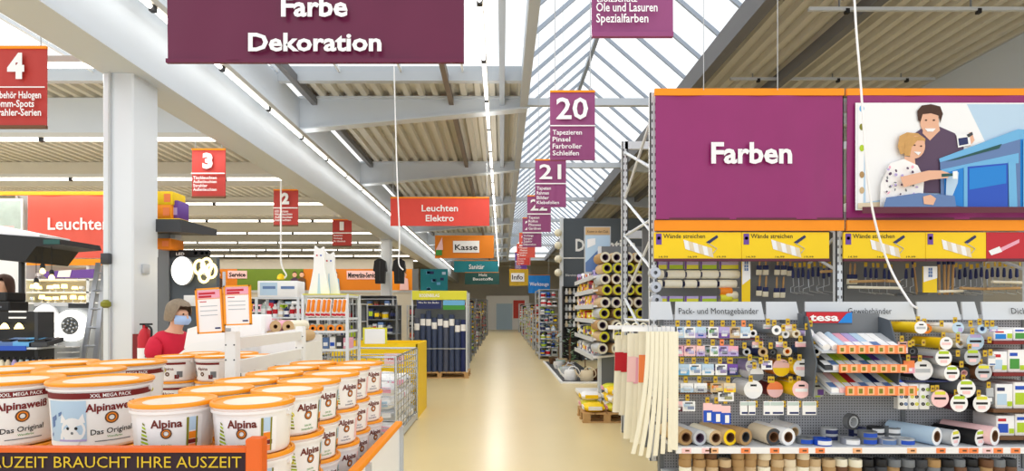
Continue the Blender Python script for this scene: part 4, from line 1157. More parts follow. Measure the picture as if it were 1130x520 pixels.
# yellow promotion boards under the banners
def promo(px0, px1, label, m='yellow', red=False):
    d = RF-.04
    t = thing('promo_board', label, 'sign', (X((px0+px1)/2,d),d,Z(287,d)))
    b = MB(m); b.box((X(px0,d),d,Z(286,d)),(X(px1,d),d+.02,Z(256.5,d))); ob('board', b, t)
    b = MB('maroon'); b.box((X(px0,d),d-.01,Z(288.5,d)),(X(px1,d),d+.025,Z(285.5,d))); ob('lower_rail', b, t)
    if not red:
        b = MB('purple'); b.box((X(px0+2,d),d-.004,Z(270,d)),(X(px0+8,d),d-.001,Z(258,d))); b.m('white'); b.lathe([(.008,0),(.018,0)],12,(X(px0+5,d),d-.006,Z(263,d)),axis=(0,1,0)); ob('emblem', b, t, smooth=False)
        if px1-px0 > 80: letters(t, d-.003, d, [('Wände streichen',px0+33,263,4.8,46,'black','c',.005),('14,99',px0+10,284.5,2,10,'black','c',.0),('16,99',px0+42,284.5,2,10,'black','c',.0),('19,99',px0+74,284.5,2,10,'black','c',.0)])
        r = MB('white')
        cx, cy = px0+min(53, (px1-px0)*.5), 273.5
        for k in range(6):
            a = cx-15+5.2*k; bb = cy-3.5+1.6*k
            r.m('white' if k % 2 == 0 else 'beige'); r.add([(X(a-1,d),d-.004,Z(bb-5.5,d)),(X(a+4.2,d),d-.004,Z(bb-4,d)),(X(a+6.4,d),d-.004,Z(bb+6.5,d)),(X(a+1.2,d),d-.004,Z(bb+5,d))],[(3,2,1,0)])
        ob('roller_print', r, t, smooth=False)
        h = MB('navy'); h.add([(X(cx+9,d),d-.005,Z(cy-6,d)),(X(cx+21,d),d-.005,Z(cy-14,d)),(X(cx+22.5,d),d-.005,Z(cy-11.5,d)),(X(cx+12,d),d-.005,Z(cy-4,d))],[(3,2,1,0)]); ob('handle_print', h, t, smooth=False)
        h = MB('light_grey'); h.tube([(X(cx+11,d),d-.005,Z(cy-5,d)),(X(cx+21,d),d-.005,Z(cy+1,d)),(X(cx+17,d),d-.005,Z(cy+6,d))],.004,4); ob('wire_print', h, t)
    else:
        h = MB('pink'); h.add([(X(px0+6,d),d-.004,Z(278,d)),(X(px0+36,d),d-.004,Z(264,d)),(X(px0+36,d),d-.004,Z(268,d)),(X(px0+14,d),d-.004,Z(279,d))],[(3,2,1,0)]); h.m('white'); h.add([(X(px0+2,d),d-.005,Z(277,d)),(X(px0+14,d),d-.005,Z(272,d)),(X(px0+17,d),d-.005,Z(278,d)),(X(px0+5,d),d-.005,Z(282,d))],[(3,2,1,0)]); ob('brush_print', h, t, smooth=False)
promo(722, 818, 'yellow Wände streichen board under the Farben banner, at its end by the aisle')
promo(818.5, 915, 'yellow Wände streichen board under the Farben banner, next to the middle post')
promo(931, 1021, 'yellow Wände streichen board under the cabinet photo, beside the middle post')
promo(1021.5, 1088, 'yellow paint roller board next to the red brush board')
promo(1088.5, 1145, 'red board with a pink brush print under the cabinet photo', 'red', True)
# paint rollers and frames hung below
RD = 6.25
def sleeve(px0, px1, py, m, label, grp):
    b = MB(m); r = S(4.6,RD)
    b.lathe([(r*.9,0),(r,.01),(r,S(px1-px0,RD)-.01),(r*.9,S(px1-px0,RD))], 14, P(px0,py,RD), axis=(1,0,0))
    o = ob('roller_sleeve', b, label=label, cat='paint roller', group=grp)
    for px in (px0, px1):
        b = MB('navy' if m == 'fleece' else 'mid_grey'); b.cyl(P(px-.7,py,RD),P(px+.7,py,RD),r*.7,n=10)
        c = ob('end_cap', b, o, loc=-Vector(o.location))
bars = MB('wire')
for row, (py, segs) in enumerate(((303,((724,732),(736,755),(757,772),(774,792),(794,815))),(313.5,((724,730),(733,752),(755,768),(771,790),(793,812))))):
    for i, (a, c) in enumerate(segs):
        sleeve(a, c, py, 'fleece', '%s cream fleece roller sleeve from the aisle, %s row under the yellow board' % (nth(i+1), ('upper','lower')[row]), 'fleece sleeves under the yellow board')
    b = MB('wire'); b.cyl(P(722,py+3.9,RD+.02),P(816,py+3.9,RD+.02),.006,n=5); ob('hanging_rail', b, RACK)
for py0, py1 in ((289,297),(327,333)):
    for i, (a, c) in enumerate(((724,735),(736,753),(755,770),(772,790),(793,814))):
        b = MB('lime' if i % 2 else 'lemon'); b.box((X(a,RD),RD-.02,Z(py1,RD)),(X(c,RD),RD-.01,Z(py0+(py1-py0)*.45,RD))); b.m('lavender'); b.box((X(a,RD),RD-.02,Z(py0+(py1-py0)*.45,RD)),(X(c,RD),RD-.01,Z(py0,RD))); b.m('purple'); b.box((X(a,RD),RD-.022,Z(py1,RD)),(X(a+2,RD),RD-.021,Z(py0,RD)))
        ob('shelf_label', b, RACK, smooth=False)
for i, (px, py, m, w) in enumerate(((800,322,'orange','orange'),(806,326,'cream','cream'),(800,329,'lemon','lemon'))):
    sleeve(px-6, px+7, py, m, '%s paint roller sleeve stacked by the yellow post sign' % w, 'stacked sleeves by the post sign')
def post_sign(px0, px1, py0, py1, label):
    d = 6.12
    t = thing('price_board', label, 'sign', P((px0+px1)/2,py1,d))
    b = MB('yellow'); b.box((X(px0,d),d,Z(py1,d)),(X(px1,d),d+.015,Z(py0,d))); ob('board', b, t)
    b = MB('paper'); b.prism([(X(px0,d),d-.003,Z(py0,d)),(X(px1,d),d-.003,Z(py0,d)),(X(px1,d),d-.003,Z(py0+(py1-py0)*.45,d)),(X(px0,d),d-.003,Z(py0+(py1-py0)*.6,d))],(0,.002,0)); ob('paper_panel', b, t, smooth=False)
    b = MB('steel_blue')
    cx = (px0+px1)/2
    for i in range(3):
        for j in range(2): b.box((X(cx-2.2+2.4*j,d),d-.006,Z(py0+12-3.6*i,d)),(X(cx-.4+2.4*j,d),d-.004,Z(py0+9-3.6*i,d)))
    ob('emblem', b, t, smooth=False)
    b = MB('mid_grey'); b.box((X(cx-1,d),d+.015,Z(py1+2,d)),(X(cx+1,d),6.62,Z(py1-1,d))); ob('bracket', b, t)
post_sign(819, 828, 287, 333, 'narrow yellow and white price board between roller sleeves and brushes')
post_sign(1019, 1034, 294, 323, 'wide yellow and white price board among the roller frames')
def frame_mesh(hc):
    b = MB('navy'); b.lathe([(.008,-.11),(.017,-.10),(.014,-.03),(.010,.0)], 10)
    b.m('wire'); b.tube([(0,0,-.1),(0,-.01,-.2),(-.06,-.02,-.22),(-.06,-.02,-.27),(.05,-.02,-.29)], .005, 5)
    b.m('tag_yellow'); b.box((-.015,-.03,.01),(.015,-.025,.06))
    return b.data('roller_frame')
fm = frame_mesh('navy')
def brush_mesh():
    b = MB('navy'); b.bbox((-.03,-.012,-.05),(.03,.012,0),.006); b.m('wood'); b.lathe([(.008,0),(.012,.05),(.009,.12),(.004,.13)], 8); b.m('cream'); b.bbox((-.032,-.012,-.11),(.032,.012,-.05),.004)
    return b.data('brush')
bm_ = brush_mesh()
rr3 = random.Random(11)
for i, px in enumerate((875,881,886,892,897,903,909,915,955,961,967,976,981,1000,1007,1053,1059,1065,1071,1077,1083,1089,1095,1101,1108,1115,1122)):
    ob('wire_roller', fm, label='%s navy handled wire roller frame, counted from the narrow price board' % nth(i+1), cat='roller frame', group='roller frames on the rack', loc=P(px,296+rr3.uniform(-1,2),6.3+rr3.uniform(0,.15)), rot=(0,0,rr3.uniform(-.5,.5)))
for i, (px, py) in enumerate(((838,293),(845,293),(858,293),(865,293),(872,294),(838,316),(845,317),(857,318),(864,318),(938,303),(943,303))):
    ob('flat_brush', bm_, label='%s navy flat paint brush on the grey rack panel, counted from the sleeves' % nth(i+1), cat='paint brush', group='flat brushes on the rack', loc=P(px,py,6.45), rot=(.1,0,rr3.uniform(-.3,.3)))
for i, (a, c, py) in enumerate(((936,992,317),(938,975,311),(978,992,310),(1035,1062,322),(1060,1086,318),(1088,1125,319),(1095,1128,311),(906,924,300))):
    d = 6.2
    b = MB('wood' if i % 3 else 'fleece'); b.cyl(P(a,py,d),P(c,py+(-1 if i % 2 else 1),d+.1),S(1.6,d),n=10); o = ob('extension_pole', b, label='cream handled roller pole lying across hooks, group %s the post board' % ('left of' if a < 1019 else 'right of'), cat='roller pole', group='roller poles on the rack')
    b = MB('wire'); b.cyl(P(c,py+(-1 if i % 2 else 1),d+.1),P(c+5,py-2,d+.1),.006,n=5); ob('pole_rod', b, o, loc=-Vector(o.location))
for i, px in enumerate((1008,1036,1042,1047,1052)):
    b = MB('wood'); b.cyl(P(px,292,6.4),P(px+rr3.uniform(-2,6),325,6.3),.012,n=8); b.m('navy'); b.cyl(P(px-.3,287,6.4),P(px,292,6.4),.018,n=8); ob('wooden_handle', b, label='%s upright wooden handle beside the wide price board' % nth(i+1), cat='roller pole', group='wooden handles on the rack')

# coloured edge rails between the rows of packs
for py, a, c, m in ((374.5,793,842,'maroon'),(394.5,746,838,'olive'),(415,748,818,'olive'),(434.5,748,786,'brown'),(394,1000,1030,'maroon'),(421,1000,1050,'navy')):
    b = MB(m); b.box((X(a,4.76),4.76,Z(py+.8,4.76)),(X(c,4.76),4.775,Z(py-.5,4.76))); b.box((X(a,4.76),4.77,Z(py,4.76)-.004),(X(a,4.76)+.01,YP,Z(py,4.76)+.004)); b.box((X(c,4.76)-.01,4.77,Z(py,4.76)-.004),(X(c,4.76),YP,Z(py,4.76)+.004)); ob('edge_rail', b, GON)
# more packs between the rolls
for i, (px, y0, y1, w, base, a, c, st, words) in enumerate((
    (996,377,390,11,'tag_pink','tag_orange','white','logo','pale pink and peach'),(1003,398,412,12,'tag_orange','pink','white','low','peach and pink'),(1030,432,448,13,'white','brown','tag_pink','logo','white and brown'),
    (1096,360,366,9,'pale_blue','lavender','white','low','pale blue and lavender'),(846,398,408,12,'white','lavender','navy','logo','white and lavender'),(836,377,384,12,'tag_pink','light_grey','white','low','pale pink and grey'),(862,377,383,12,'white','pink','light_grey','low','white and pink'),
    (884,377,383,13,'tag_pink','white','pink','strip','pale pink and white'),(1092,428,446,8,'light_grey','mid_grey','white','low','grey'),(1094,392,404,8,'white','light_grey','steel_blue','strip','white and grey'),(870,358,364,14,'white','tag_pink','lavender','strip','white and rose'),(848,358,363,12,'light_grey','white','pink','strip','light grey and white'))):
    pack('%s blister pack squeezed between the hanging tape rolls' % words, 'packs between the tape rolls', px, y0, y1, w, 4.78, base, a, c, st, None, n=1)
    hook(px, y0-3)
for px, py in ((723.5,301),(724,317),(725,331)):
    d = 5.86
    roll('silver ended fabric roll pegged on the rack upright, %s' % {301:'upper',317:'middle',331:'lower'}[py], 'fabric rolls on the rack upright', X(px,d), d, Z(py,d), S(6,d), .02, .10, 'light_grey', 'silver', 'mid_grey', name='fabric_roll')
    b = MB('wire'); b.cyl((X(px,d),d+.02,Z(py,d)),(X(px,d),RF+.06,Z(py,d)),.006,n=5); ob('peg', b, RACK)
# ---------------------------------------------------------------- people
def skin_body(name, pts, edges, radii, m, parent, sub=2):
    me = bpy.data.meshes.new(name)
    me.from_pydata(pts, edges, [])
    me.materials.append(M[m])
    o = bpy.data.objects.new(name, me); COL.objects.link(o)
    o.parent = parent
    md = o.modifiers.new('skin', 'SKIN'); md.use_smooth_shade = True
    sv = me.skin_vertices[0].data
    for i, r in enumerate(radii): sv[i].radius = (r, r) if not isinstance(r, tuple) else r
    sv[0].use_root = True
    s = o.modifiers.new('sub', 'SUBSURF'); s.levels = sub; s.render_levels = sub
    return o
def person(label, loc, rz, scale, hair, shirt, trousers, mask, hair_len, lean=0.0):
    """local frame: facing +X, z up, standing; head bowed, forearms reaching forward"""
    t = thing('person', label, 'person', loc, rz)
    t.scale = (scale,)*3
    t.rotation_euler = (0, lean, rz)
    V = [(0,0,.96),(.0,0,1.10),(.0,0,1.26),(.01,0,1.38),(.03,0,1.47),(.055,0,1.54),(.075,0,1.62),(.055,0,1.675)]
    R = [(.13,.13),(.115,.12),(.135,.12),(.10,.10),(.05,.05),(.062,.062),(.088,.082),(.07,.07)]
    E = [(i,i+1) for i in range(7)]
    def chain(start, items):
        k = start
        for p, r in items:
            V.append(p); R.append(r if isinstance(r, tuple) else (r,r)); E.append((k, len(V)-1)); k = len(V)-1
        return k
    for s in (-1, 1):
        chain(0, [((0,s*.09,.88),.10),((.01,s*.10,.50),.065),((-.01,s*.10,.10),.042),((.06,s*.11,.045),.04),((.15,s*.12,.03),.03)])
        w = chain(3, [((.0,s*.15,1.36),.06),((.02,s*.20,1.30),.056),((.06,s*.22,1.06),.043),((.20,s*.18,1.02),.036),((.30,s*.14,1.02),.026)])
        palm = chain(w, [((.36,s*.135,1.015),.026)])
        for j, (dy, L, dz) in enumerate(((-.03,.075,0),(-.011,.085,.002),(.009,.08,0),(.027,.062,-.002))):
            chain(palm, [((.385,s*.135+dy,1.015+dz),.0095),((.385+L*.5,s*.135+dy*1.15,1.008+dz),.0085),((.385+L,s*.135+dy*1.2,.990+dz),.007)])
        chain(w, [((.335,s*.135-s*.035,1.01),.011),((.365,s*.135-s*.055,1.0),.009)])
    body = skin_body('body', V, E, R, 'skin', t)
    # clothes
    SV = [(0,0,.93),(0,0,1.08),(0,0,1.25),(.005,0,1.385),(.02,0,1.455)]
    SR = [.15,.138,.155,.122,.072]
    SE = [(i,i+1) for i in range(4)]
    for s in (-1,1):
        k = len(SV); SV += [(0,s*.15,1.375),(.02,s*.205,1.30),(.035,s*.215,1.20)]; SR += [.08,.078,.072]
        SE += [(3,k),(k,k+1),(k+1,k+2)]
    skin_body('shirt', SV, SE, SR, shirt, t)
    TV = [(0,0,.96),(0,.09,.86),(.01,.10,.50),(-.01,.10,.10),(0,-.09,.86),(.01,-.10,.50),(-.01,-.10,.10)]
    skin_body('trousers', TV, [(0,1),(1,2),(2,3),(0,4),(4,5),(5,6)], [.145,.115,.082,.07,.115,.082,.07], trousers, t)
    # hair: a bob hugging the skull, open at the face
    b = MB(hair); n, m = 26, 12; vs = []
    for j in range(m+1):
        for i in range(n):
            a = 2*math.pi*i/n - math.pi
            k = min(1, max(0, (abs(a)-.75)/.45))            # 0 over the face, 1 at sides and back
            pm = 1.05+.95*k
            ph = pm*j/m
            sp = math.sin(ph) if ph < 1.57 else 1-.10*(ph-1.57)
            z = 1.648 + .122*math.cos(ph) - (hair_len*max(0, ph-1.2) if k > 0 else 0)
            x = .048 + .116*sp*math.cos(a) + (.012*(1-k) if j > m*.6 else 0)
            y = .108*sp*math.sin(a)
            w_ = 1+.025*math.sin(i*4.1+j*.7)
            vs.append((.048+(x-.048)*w_, y*w_, z+.003*math.sin(i*3.3)))
    b.add(vs, [(j*n+i, j*n+(i+1) % n, (j+1)*n+(i+1) % n, (j+1)*n+i) for j in range(m) for i in range(n)])
    ob('hair', b, t, loc=(0,0,0))
    for s in (-1,1):
        b = MB('black'); b.lathe([(0,-.006),(.009,-.002),(.009,.002),(0,.006)], 8, (.148,s*.032,1.635), axis=(1,0,0)); ob('eye', b, t, loc=(0,0,0))
        b = MB('skin'); b.lathe([(.0,-.008),(.022,-.004),(.022,.004),(0,.008)], 10, (.06,s*.088,1.62), axis=(0,1,0)); ob('ear', b, t, loc=(0,0,0))
    b = MB('skin'); b.prism([(.15,-.012,1.60),(.15,.012,1.60),(.15,0,1.64)],(.022,0,-.008)); ob('nose', b, t, loc=(0,0,0))
    if mask:
        b = MB('mask_blue'); vs = []
        for j in range(5):
            for i in range(9):
                a = -1.15+2.3*i/8; z = 1.535+.085*j/4
                r = .098-.012*abs(j-2)/2+.018*math.cos(a)*(1 if 0 < j < 4 else .5)
                vs.append((.062+r*math.cos(a), .92*r*math.sin(a), z))
        b.add(vs, [(j*9+i, j*9+i+1, j*9+10+i, j*9+9+i) for j in range(4) for i in range(8)]); ob('face_mask', b, t, loc=(0,0,0))
    else:
        b = MB('red'); b.box((.142,-.02,1.562),(.152,.02,1.570)); ob('mouth', b, t, loc=(0,0,0))
    return t
person('person in a red t-shirt and pale blue face mask bending over the white desk', (X(170,5.3),5.36,-.03), -.30, 1.0, 'hair_grey', 'shirt_red', 'navy', True, .05, .12)
person('person with long dark hair standing behind the black boxes of the lamp hall', (X(9,7.85),7.85,.352), math.radians(262), 1.0, 'hair_brown', 'dark_grey', 'black', False, .13)

t = thing('step_platform', 'low grey step platform under the person in the lamp hall', 'platform', (X(9,7.85),7.85,0))
b = MB('mid_grey'); b.bbox((X(9,7.85)-.3,7.62,.31),(X(9,7.85)+.3,8.12,.35),.01); ob('tread', b, t)
for dx in (-.27,.27):
    for y in (7.66,8.08):
        b = MB('dark_grey'); b.box((X(9,7.85)+dx-.02,y-.02,0),(X(9,7.85)+dx+.02,y+.02,.31)); ob('leg', b, t)
# ---------------------------------------------------------------- service desk, fence and posters
def desk():
    t = thing('service_desk', 'white service desk with sloping panels before the person in red', 'desk', (-2.3,5.2,0))
    d = 4.95
    b = MB('white'); b.box((X(215,d),d+.03,0),(X(338,d),d+.55,1.0)); ob('cabinet', b, t)
    b = MB('paper'); b.box((X(205,d),d,1.0),(X(338,d),d+.6,1.035)); ob('worktop', b, t)
    b = MB('white'); b.prism([(X(182,d),d,Z(403,d)),(X(212,d),d,Z(379,d)),(X(336,d),d,Z(362,d)),(X(336,d),d,Z(403,d))],(0,.025,0)); ob('sloping_panel', b, t)
    b = MB('paper'); d2 = 5.2; b.prism([(X(203,d2),d2,Z(385,d2)),(X(207,d2),d2,Z(363,d2)),(X(246,d2),d2,Z(352,d2)),(X(290,d2),d2,Z(352,d2)),(X(290,d2),d2,Z(385,d2))],(0,.02,0)); ob('privacy_screen', b, t)
desk()
def fence():
    t = thing('white_fence', 'low white wooden fence with two rails behind the pail stack', 'fence', (-1.63,3.95,0))
    for y, w in ((3.4,.068),(4.55,.06)):
        b = MB('wood_white'); b.bbox((-1.665,y-w/2,0),(-1.597,y+w/2,1.48),.006); p = ob('post', b, t)
        for k in range(4):
            b = MB('dark_grey'); b.cyl((-1.655+.05*(k % 2),y-w/2-.002,1.42-.09*(k//2)-.02),(-1.655+.05*(k % 2),y-w/2+.002,1.42-.09*(k//2)-.02),.005,n=6); ob('screw', b, p)
    for z0, z1 in ((1.37,1.44),(1.22,1.30),(.6,.68)):
        b = MB('wood_white'); b.box((-1.645,3.44,z0),(-1.615,4.52,z1)); ob('rail', b, t)
fence()
def poster(label, px0, px1, py0, py1, d, lean):
    cx, cy = (px0+px1)/2, (py0+py1)/2
    t = thing('notice_board', label, 'notice', P(cx,py1,d))
    w, h = S(px1-px0,d)/2, S(py1-py0,d)/2
    c = P(cx,cy,d)
    def R(x, z, y=0): return (c.x + x*math.cos(lean) - z*math.sin(lean)*1, c.y + y, c.z + x*math.sin(lean) + z*math.cos(lean))
    def quad(m, x0, x1, z0, z1, y0, y1, nm):
        b = MB(m); b.prism([R(x0,z0,y0),R(x1,z0,y0),R(x1,z1,y0),R(x0,z1,y0)],(0,y1-y0,0)); return ob(nm, b, t, smooth=False)
    quad('paper', -w*.9, w*.9, -h*.94, h*.94, -.002, .006, 'sheet')
    for a in ((-w,-w*.88,-h,h),(w*.88,w,-h,h),(-w,w,h*.93,h),(-w,w,-h,-h*.93)): quad('lid_orange', *a, -.008, .01, 'frame_bar')
    quad('pink', -w*.86, w*.86, h*.56, h*.9, -.0035, -.002, 'heading_field')
    for i in range(2): quad('red', -w*.75, w*(.5-.3*i), h*(.78-.14*i)-.008, h*(.78-.14*i)+.004, -.005, -.0035, 'heading_line')
    quad('orange', -w*.86, w*.86, h*.52, h*.545, -.004, -.002, 'rule')
    for i in range(4): quad('light_grey' if i else 'red', -w*.7, w*(.6 if i else -.2), h*(.40-.2*i)-.002, h*(.40-.2*i)+.003, -.0035, -.002, 'text_line')
    quad('navy', w*.35, w*.75, -h*.82, -h*.75, -.004, -.002, 'footer_mark')
    return t
poster('orange framed notice leaning on the pole, beside the person in red', 217, 246, 318, 368, 3.36, .06)
poster('orange framed notice on the far side of the pole, next to the white fence', 247.5, 277, 315, 359, 3.34, .035)
t = thing('notice_pole', 'thin grey pole carrying two orange framed notices above the fence post', 'pole', (X(247,3.4),3.4,1.0))
b = MB('light_grey'); b.cyl((X(247.3,3.4),3.4,1.48),(X(247.3,3.4),3.4,Z(300,3.4)),.009,n=8); ob('shaft', b, t)
b = MB('light_grey'); b.bbox((X(247.3,3.4)-.03,3.37,1.48),(X(247.3,3.4)+.03,3.43,1.50),.004); ob('foot', b, t)
for z in (Z(345,3.4), Z(325,3.4)):
    b = MB('mid_grey'); b.box((X(240,3.4),3.375,z-.006),(X(256,3.4),3.391,z+.006)); ob('clip', b, t)

# paper bolts and white blocks behind the fence
d = 5.3
for i, (px, py, r, L, m) in enumerate(((297,372,6.6,.4,'beige'),(311,372,6.6,.4,'tan'),(325,372,6.6,.4,'cardboard'),(304,360.5,6.6,.4,'pink'),(318,360.5,6.6,.4,'cream'))):
    d = 5.02
    roll('%s paper bolt in the white crate behind the fence' % cw(m), 'paper bolts behind the fence', X(px,d), d, Z(py,d), S(r,d), S(r,d)*.35, L, m, 'cardboard', 'brown', rz=.0, name='paper_bolt')
b = MB('white'); b.bbox((X(268,5.05),4.95,1.035),(X(296,5.05),5.15,Z(347,5.05)),.02); o = ob('foam_block', b, label='white foam block standing on the desk behind the notices', cat='block')
t = thing('bolt_crate', 'shallow white crate on the desk holding paper bolts', 'crate', (X(311,5.0),5.2,1.036))
for a, c, nm in (((X(288,5.0),5.0,1.036),(X(334,5.0),5.5,Z(379.2,5.0)),'bottom_box'),((X(287,5.0),4.98,1.036),(X(335,5.0),5.0,Z(376,5.0)),'front_board'),((X(287,5.0),5.5,1.036),(X(335,5.0),5.52,Z(372,5.0)),'rear_board')):
    b = MB('wood_white'); b.box(a,c); ob(nm, b, t)
# rack with orange handled tools, rolls and cat cut-outs
def tool_rack():
    t = thing('tool_rack', 'white wire rack hung with orange handled tools', 'rack', (X(360,6.3),6.4,0))
    x0, x1 = X(338,6.2), X(386,6.2)
    for x in (x0,x1):
        for y in (6.1,6.6):
            b = MB('white_steel'); b.box((x-.015,y-.015,0),(x+.015,y+.015,Z(325,6.2))); ob('post', b, t)
    for py in (327,352,366,386):
        b = MB('white_steel'); z = Z(py,6.2); b.box((x0,6.1,z-.012),(x1,6.13,z+.012)); b.box((x0,6.57,z-.012),(x1,6.6,z+.012)); b.box((x0,6.1,z-.012),(x0+.02,6.6,z+.012)); b.box((x1-.02,6.1,z-.012),(x1,6.6,z+.012)); ob('shelf_frame', b, t)
    b = MB('lemon'); b.box((x0,6.08,Z(327,6.2)+.012),(x1,6.62,Z(327,6.2)+.022)); ob('top_board', b, t)
    for k in range(14):
        x = x0+(x1-x0)*k/13
        b = MB('wire'); b.cyl((x,6.62,.3),(x,6.62,Z(327,6.2)),.006,n=5); ob('grid_wire', b, t)
    b = MB('shelf_grey'); b.box((x0,6.1,.25),(x1,6.6,.28)); ob('base_shelf', b, t)
tool_rack()
def tool_mesh():
    b = MB('white'); b.bbox((-.028,-.01,-.20),(.028,.01,-.005),.006)
    b.m('orange'); b.lathe([(.010,-.15),(.020,-.13),(.016,-.07),(.018,-.02),(.008,-.012)], 10, (0,-.016,0))
    b.m('red'); b.box((-.024,-.013,-.19),(.024,-.011,-.165))
    return b.data('trowel')
tm = tool_mesh()
for k, px in enumerate((342,347,353,359,364,371,376,381)):
    ob('trowel', tm, label='%s orange handled trowel card on the wire rack, counted from the desk' % nth(k+1), cat='hand tool', group='trowels on the wire rack', loc=P(px,329.5,6.09), rot=(0,.12,0))
for k, px in enumerate((345,354,365,375)):
    roll('%s roll with orange end lying on the wire rack' % ('cream','beige','white','tan')[k], 'rolls on the wire rack', X(px,6.12), 6.12, Z(362.5,6.12), .042, .018, .4, ('cream','beige','white','tan')[k], 'orange', 'brown', rz=.15)
rrb = random.Random(21)
for row, py in enumerate((384,)):
    for k in range(6):
        c = ('navy','white','steel_blue','white','dark_grey','pink')[k]
        d = 6.2
        b = MB(c); a = 341+7.5*k; b.bbox((X(a,d),d,Z(385,d)),(X(a+6.5,d),d+.2,Z(370+rrb.uniform(0,4),d)),.006); b.m('white' if c != 'white' else 'blue'); b.box((X(a+.8,d),d-.003,Z(382,d)),(X(a+5.5,d),d-.0005,Z(378,d)))
        ob('boxed_tool', b, label='%s boxed tool on the lower rail of the wire rack' % cw(c), cat='carton', group='boxed tools on the wire rack', smooth=False)
def cat_cutout(px0, px1, ptop, label, d):
    t = thing('cat_cutout', label, 'cutout', P((px0+px1)/2,325,d))
    w = px1-px0; c = (px0+px1)/2
    pts = [(px0-3,325.5),(px0,312),(c-w*.34,296),(c-w*.30,ptop+4),(c-w*.26,ptop),(c-w*.08,ptop+3),(c+w*.08,ptop+3.5),(c+w*.26,ptop+1),(c+w*.30,ptop+5),(c+w*.32,296),(px1,312),(px1+2,325.5)]
    b = MB('white'); b.prism([(X(a,d),d,Z(p,d)) for a, p in pts],(0,.05,0)); ob('silhouette', b, t, smooth=False)
    for s in (-1,1):
        b = MB('blue' if s > 0 else 'red'); b.lathe([(0,0),(S(.9,d),0),(S(.9,d),.004),(0,.004)], 8, P(c+s*w*.12,ptop+11,d)-Vector((0,.006,0)), axis=(0,1,0)); ob('eye', b, t)
    b = MB('pale_blue'); b.prism([(X(c-w*.1,d),d-.002,Z(325,d)),(X(c+w*.1,d),d-.002,Z(325,d)),(X(c+w*.03,d),d-.002,Z(302,d)),(X(c-w*.03,d),d-.002,Z(302,d))],(0,.001,0)); ob('leg_shading_print', b, t, smooth=False)
cat_cutout(343, 361, 271, 'tall white cat shaped cut-out with red and blue eyes, the taller of two', 6.30)
cat_cutout(354, 372, 277, 'white cat shaped cut-out partly behind the taller one', 6.42)
d = 7.6
b = MB('white'); b.bbox((X(284,d),d,Z(328,d)),(X(328,d),d+.3,Z(310,d)),.01); o = ob('display_box', b, label='white display box with blue print above the goods beside the cat cut-outs', cat='box')
b = MB('pale_blue'); b.box((X(287,d),d-.004,Z(326,d)),(X(306,d),d-.001,Z(312,d))); b.m('steel_blue'); b.box((X(290,d),d-.006,Z(319,d)),(X(304,d),d-.004,Z(316,d))); b.box((X(310,d),d-.006,Z(319,d)),(X(325,d),d-.004,Z(316,d))); ob('front_print', b, o, loc=-Vector(o.location), smooth=False)
b = MB('white_steel')
t = thing('box_shelf', 'white wire shelf carrying the white display box', 'shelf', (X(306,d),d+.2,0))
for px in (283,329):
    for y in (d,d+.35):
        b = MB('white_steel'); b.box((X(px,d)-.015,y-.015,0),(X(px,d)+.015,y+.015,Z(328,d))); ob('post', b, t)
for py in (328.3,350,372):
    b = MB('white_steel'); b.box((X(282,d),d-.01,Z(py,d)-.02),(X(330,d),d+.36,Z(py,d))); ob('shelf_board', b, t)
for row, py in enumerate((350,372)):
    for k in range(7):
        c = rrb.choice(['beige','white','dark_grey','red','navy','tan','leaf_pale'])
        a = 284.5+6.4*k; h = rrb.uniform(8,16)
        b = MB(c); b.lathe([(.0,0),(.032,0),(.034,S(h,d)*.75),(.014,S(h,d)*.85),(.014,S(h,d)),(0,S(h,d))], 12, (X(a+3,d),d+.1,Z(py,d)+.001)); b.m('white' if c != 'white' else 'red'); b.lathe([(.0345,S(h,d)*.25),(.0352,S(h,d)*.6)], 12, (X(a+3,d),d+.1,Z(py,d))); b.f = b.f[:-2]; b.mi = b.mi[:-2]
        ob('bottle', b, label='%s bottle on the %s board under the white display box' % (cw(c), ('upper','lower')[row]), cat='bottle', group='bottles under the display box')

# fire extinguisher on the column
t = thing('fire_extinguisher', 'red fire extinguisher hung low on the white column', 'extinguisher', (-3.95,6.2,.95))
b = MB('red'); b.lathe([(.06,0),(.075,.02),(.075,.40),(.05,.47),(.025,.50),(.025,.53)], 16, (-3.95,6.22,.92)); ob('cylinder', b, t)
b = MB('black'); b.box((-4.0,6.2,1.45),(-3.88,6.24,1.47)); b.box((-3.97,6.2,1.42),(-3.93,6.24,1.46)); ob('lever', b, t)
b = MB('black'); b.tube(smooth_path([(-3.93,6.2,1.45),(-3.85,6.17,1.40),(-3.86,6.15,1.2),(-3.90,6.15,1.1)]), .012, 6); ob('hose', b, t)
b = MB('white'); b.lathe([(.0755,.12),(.0757,.28)], 16, (-3.95,6.22,.92)); b.f = b.f[:16]; b.mi = b.mi[:16]; ob('label', b, t)
b = MB('dark_red'); b.box((-4.13,6.28,1.0),(-3.95,6.31,1.35)); ob('wall_bracket', b, t)

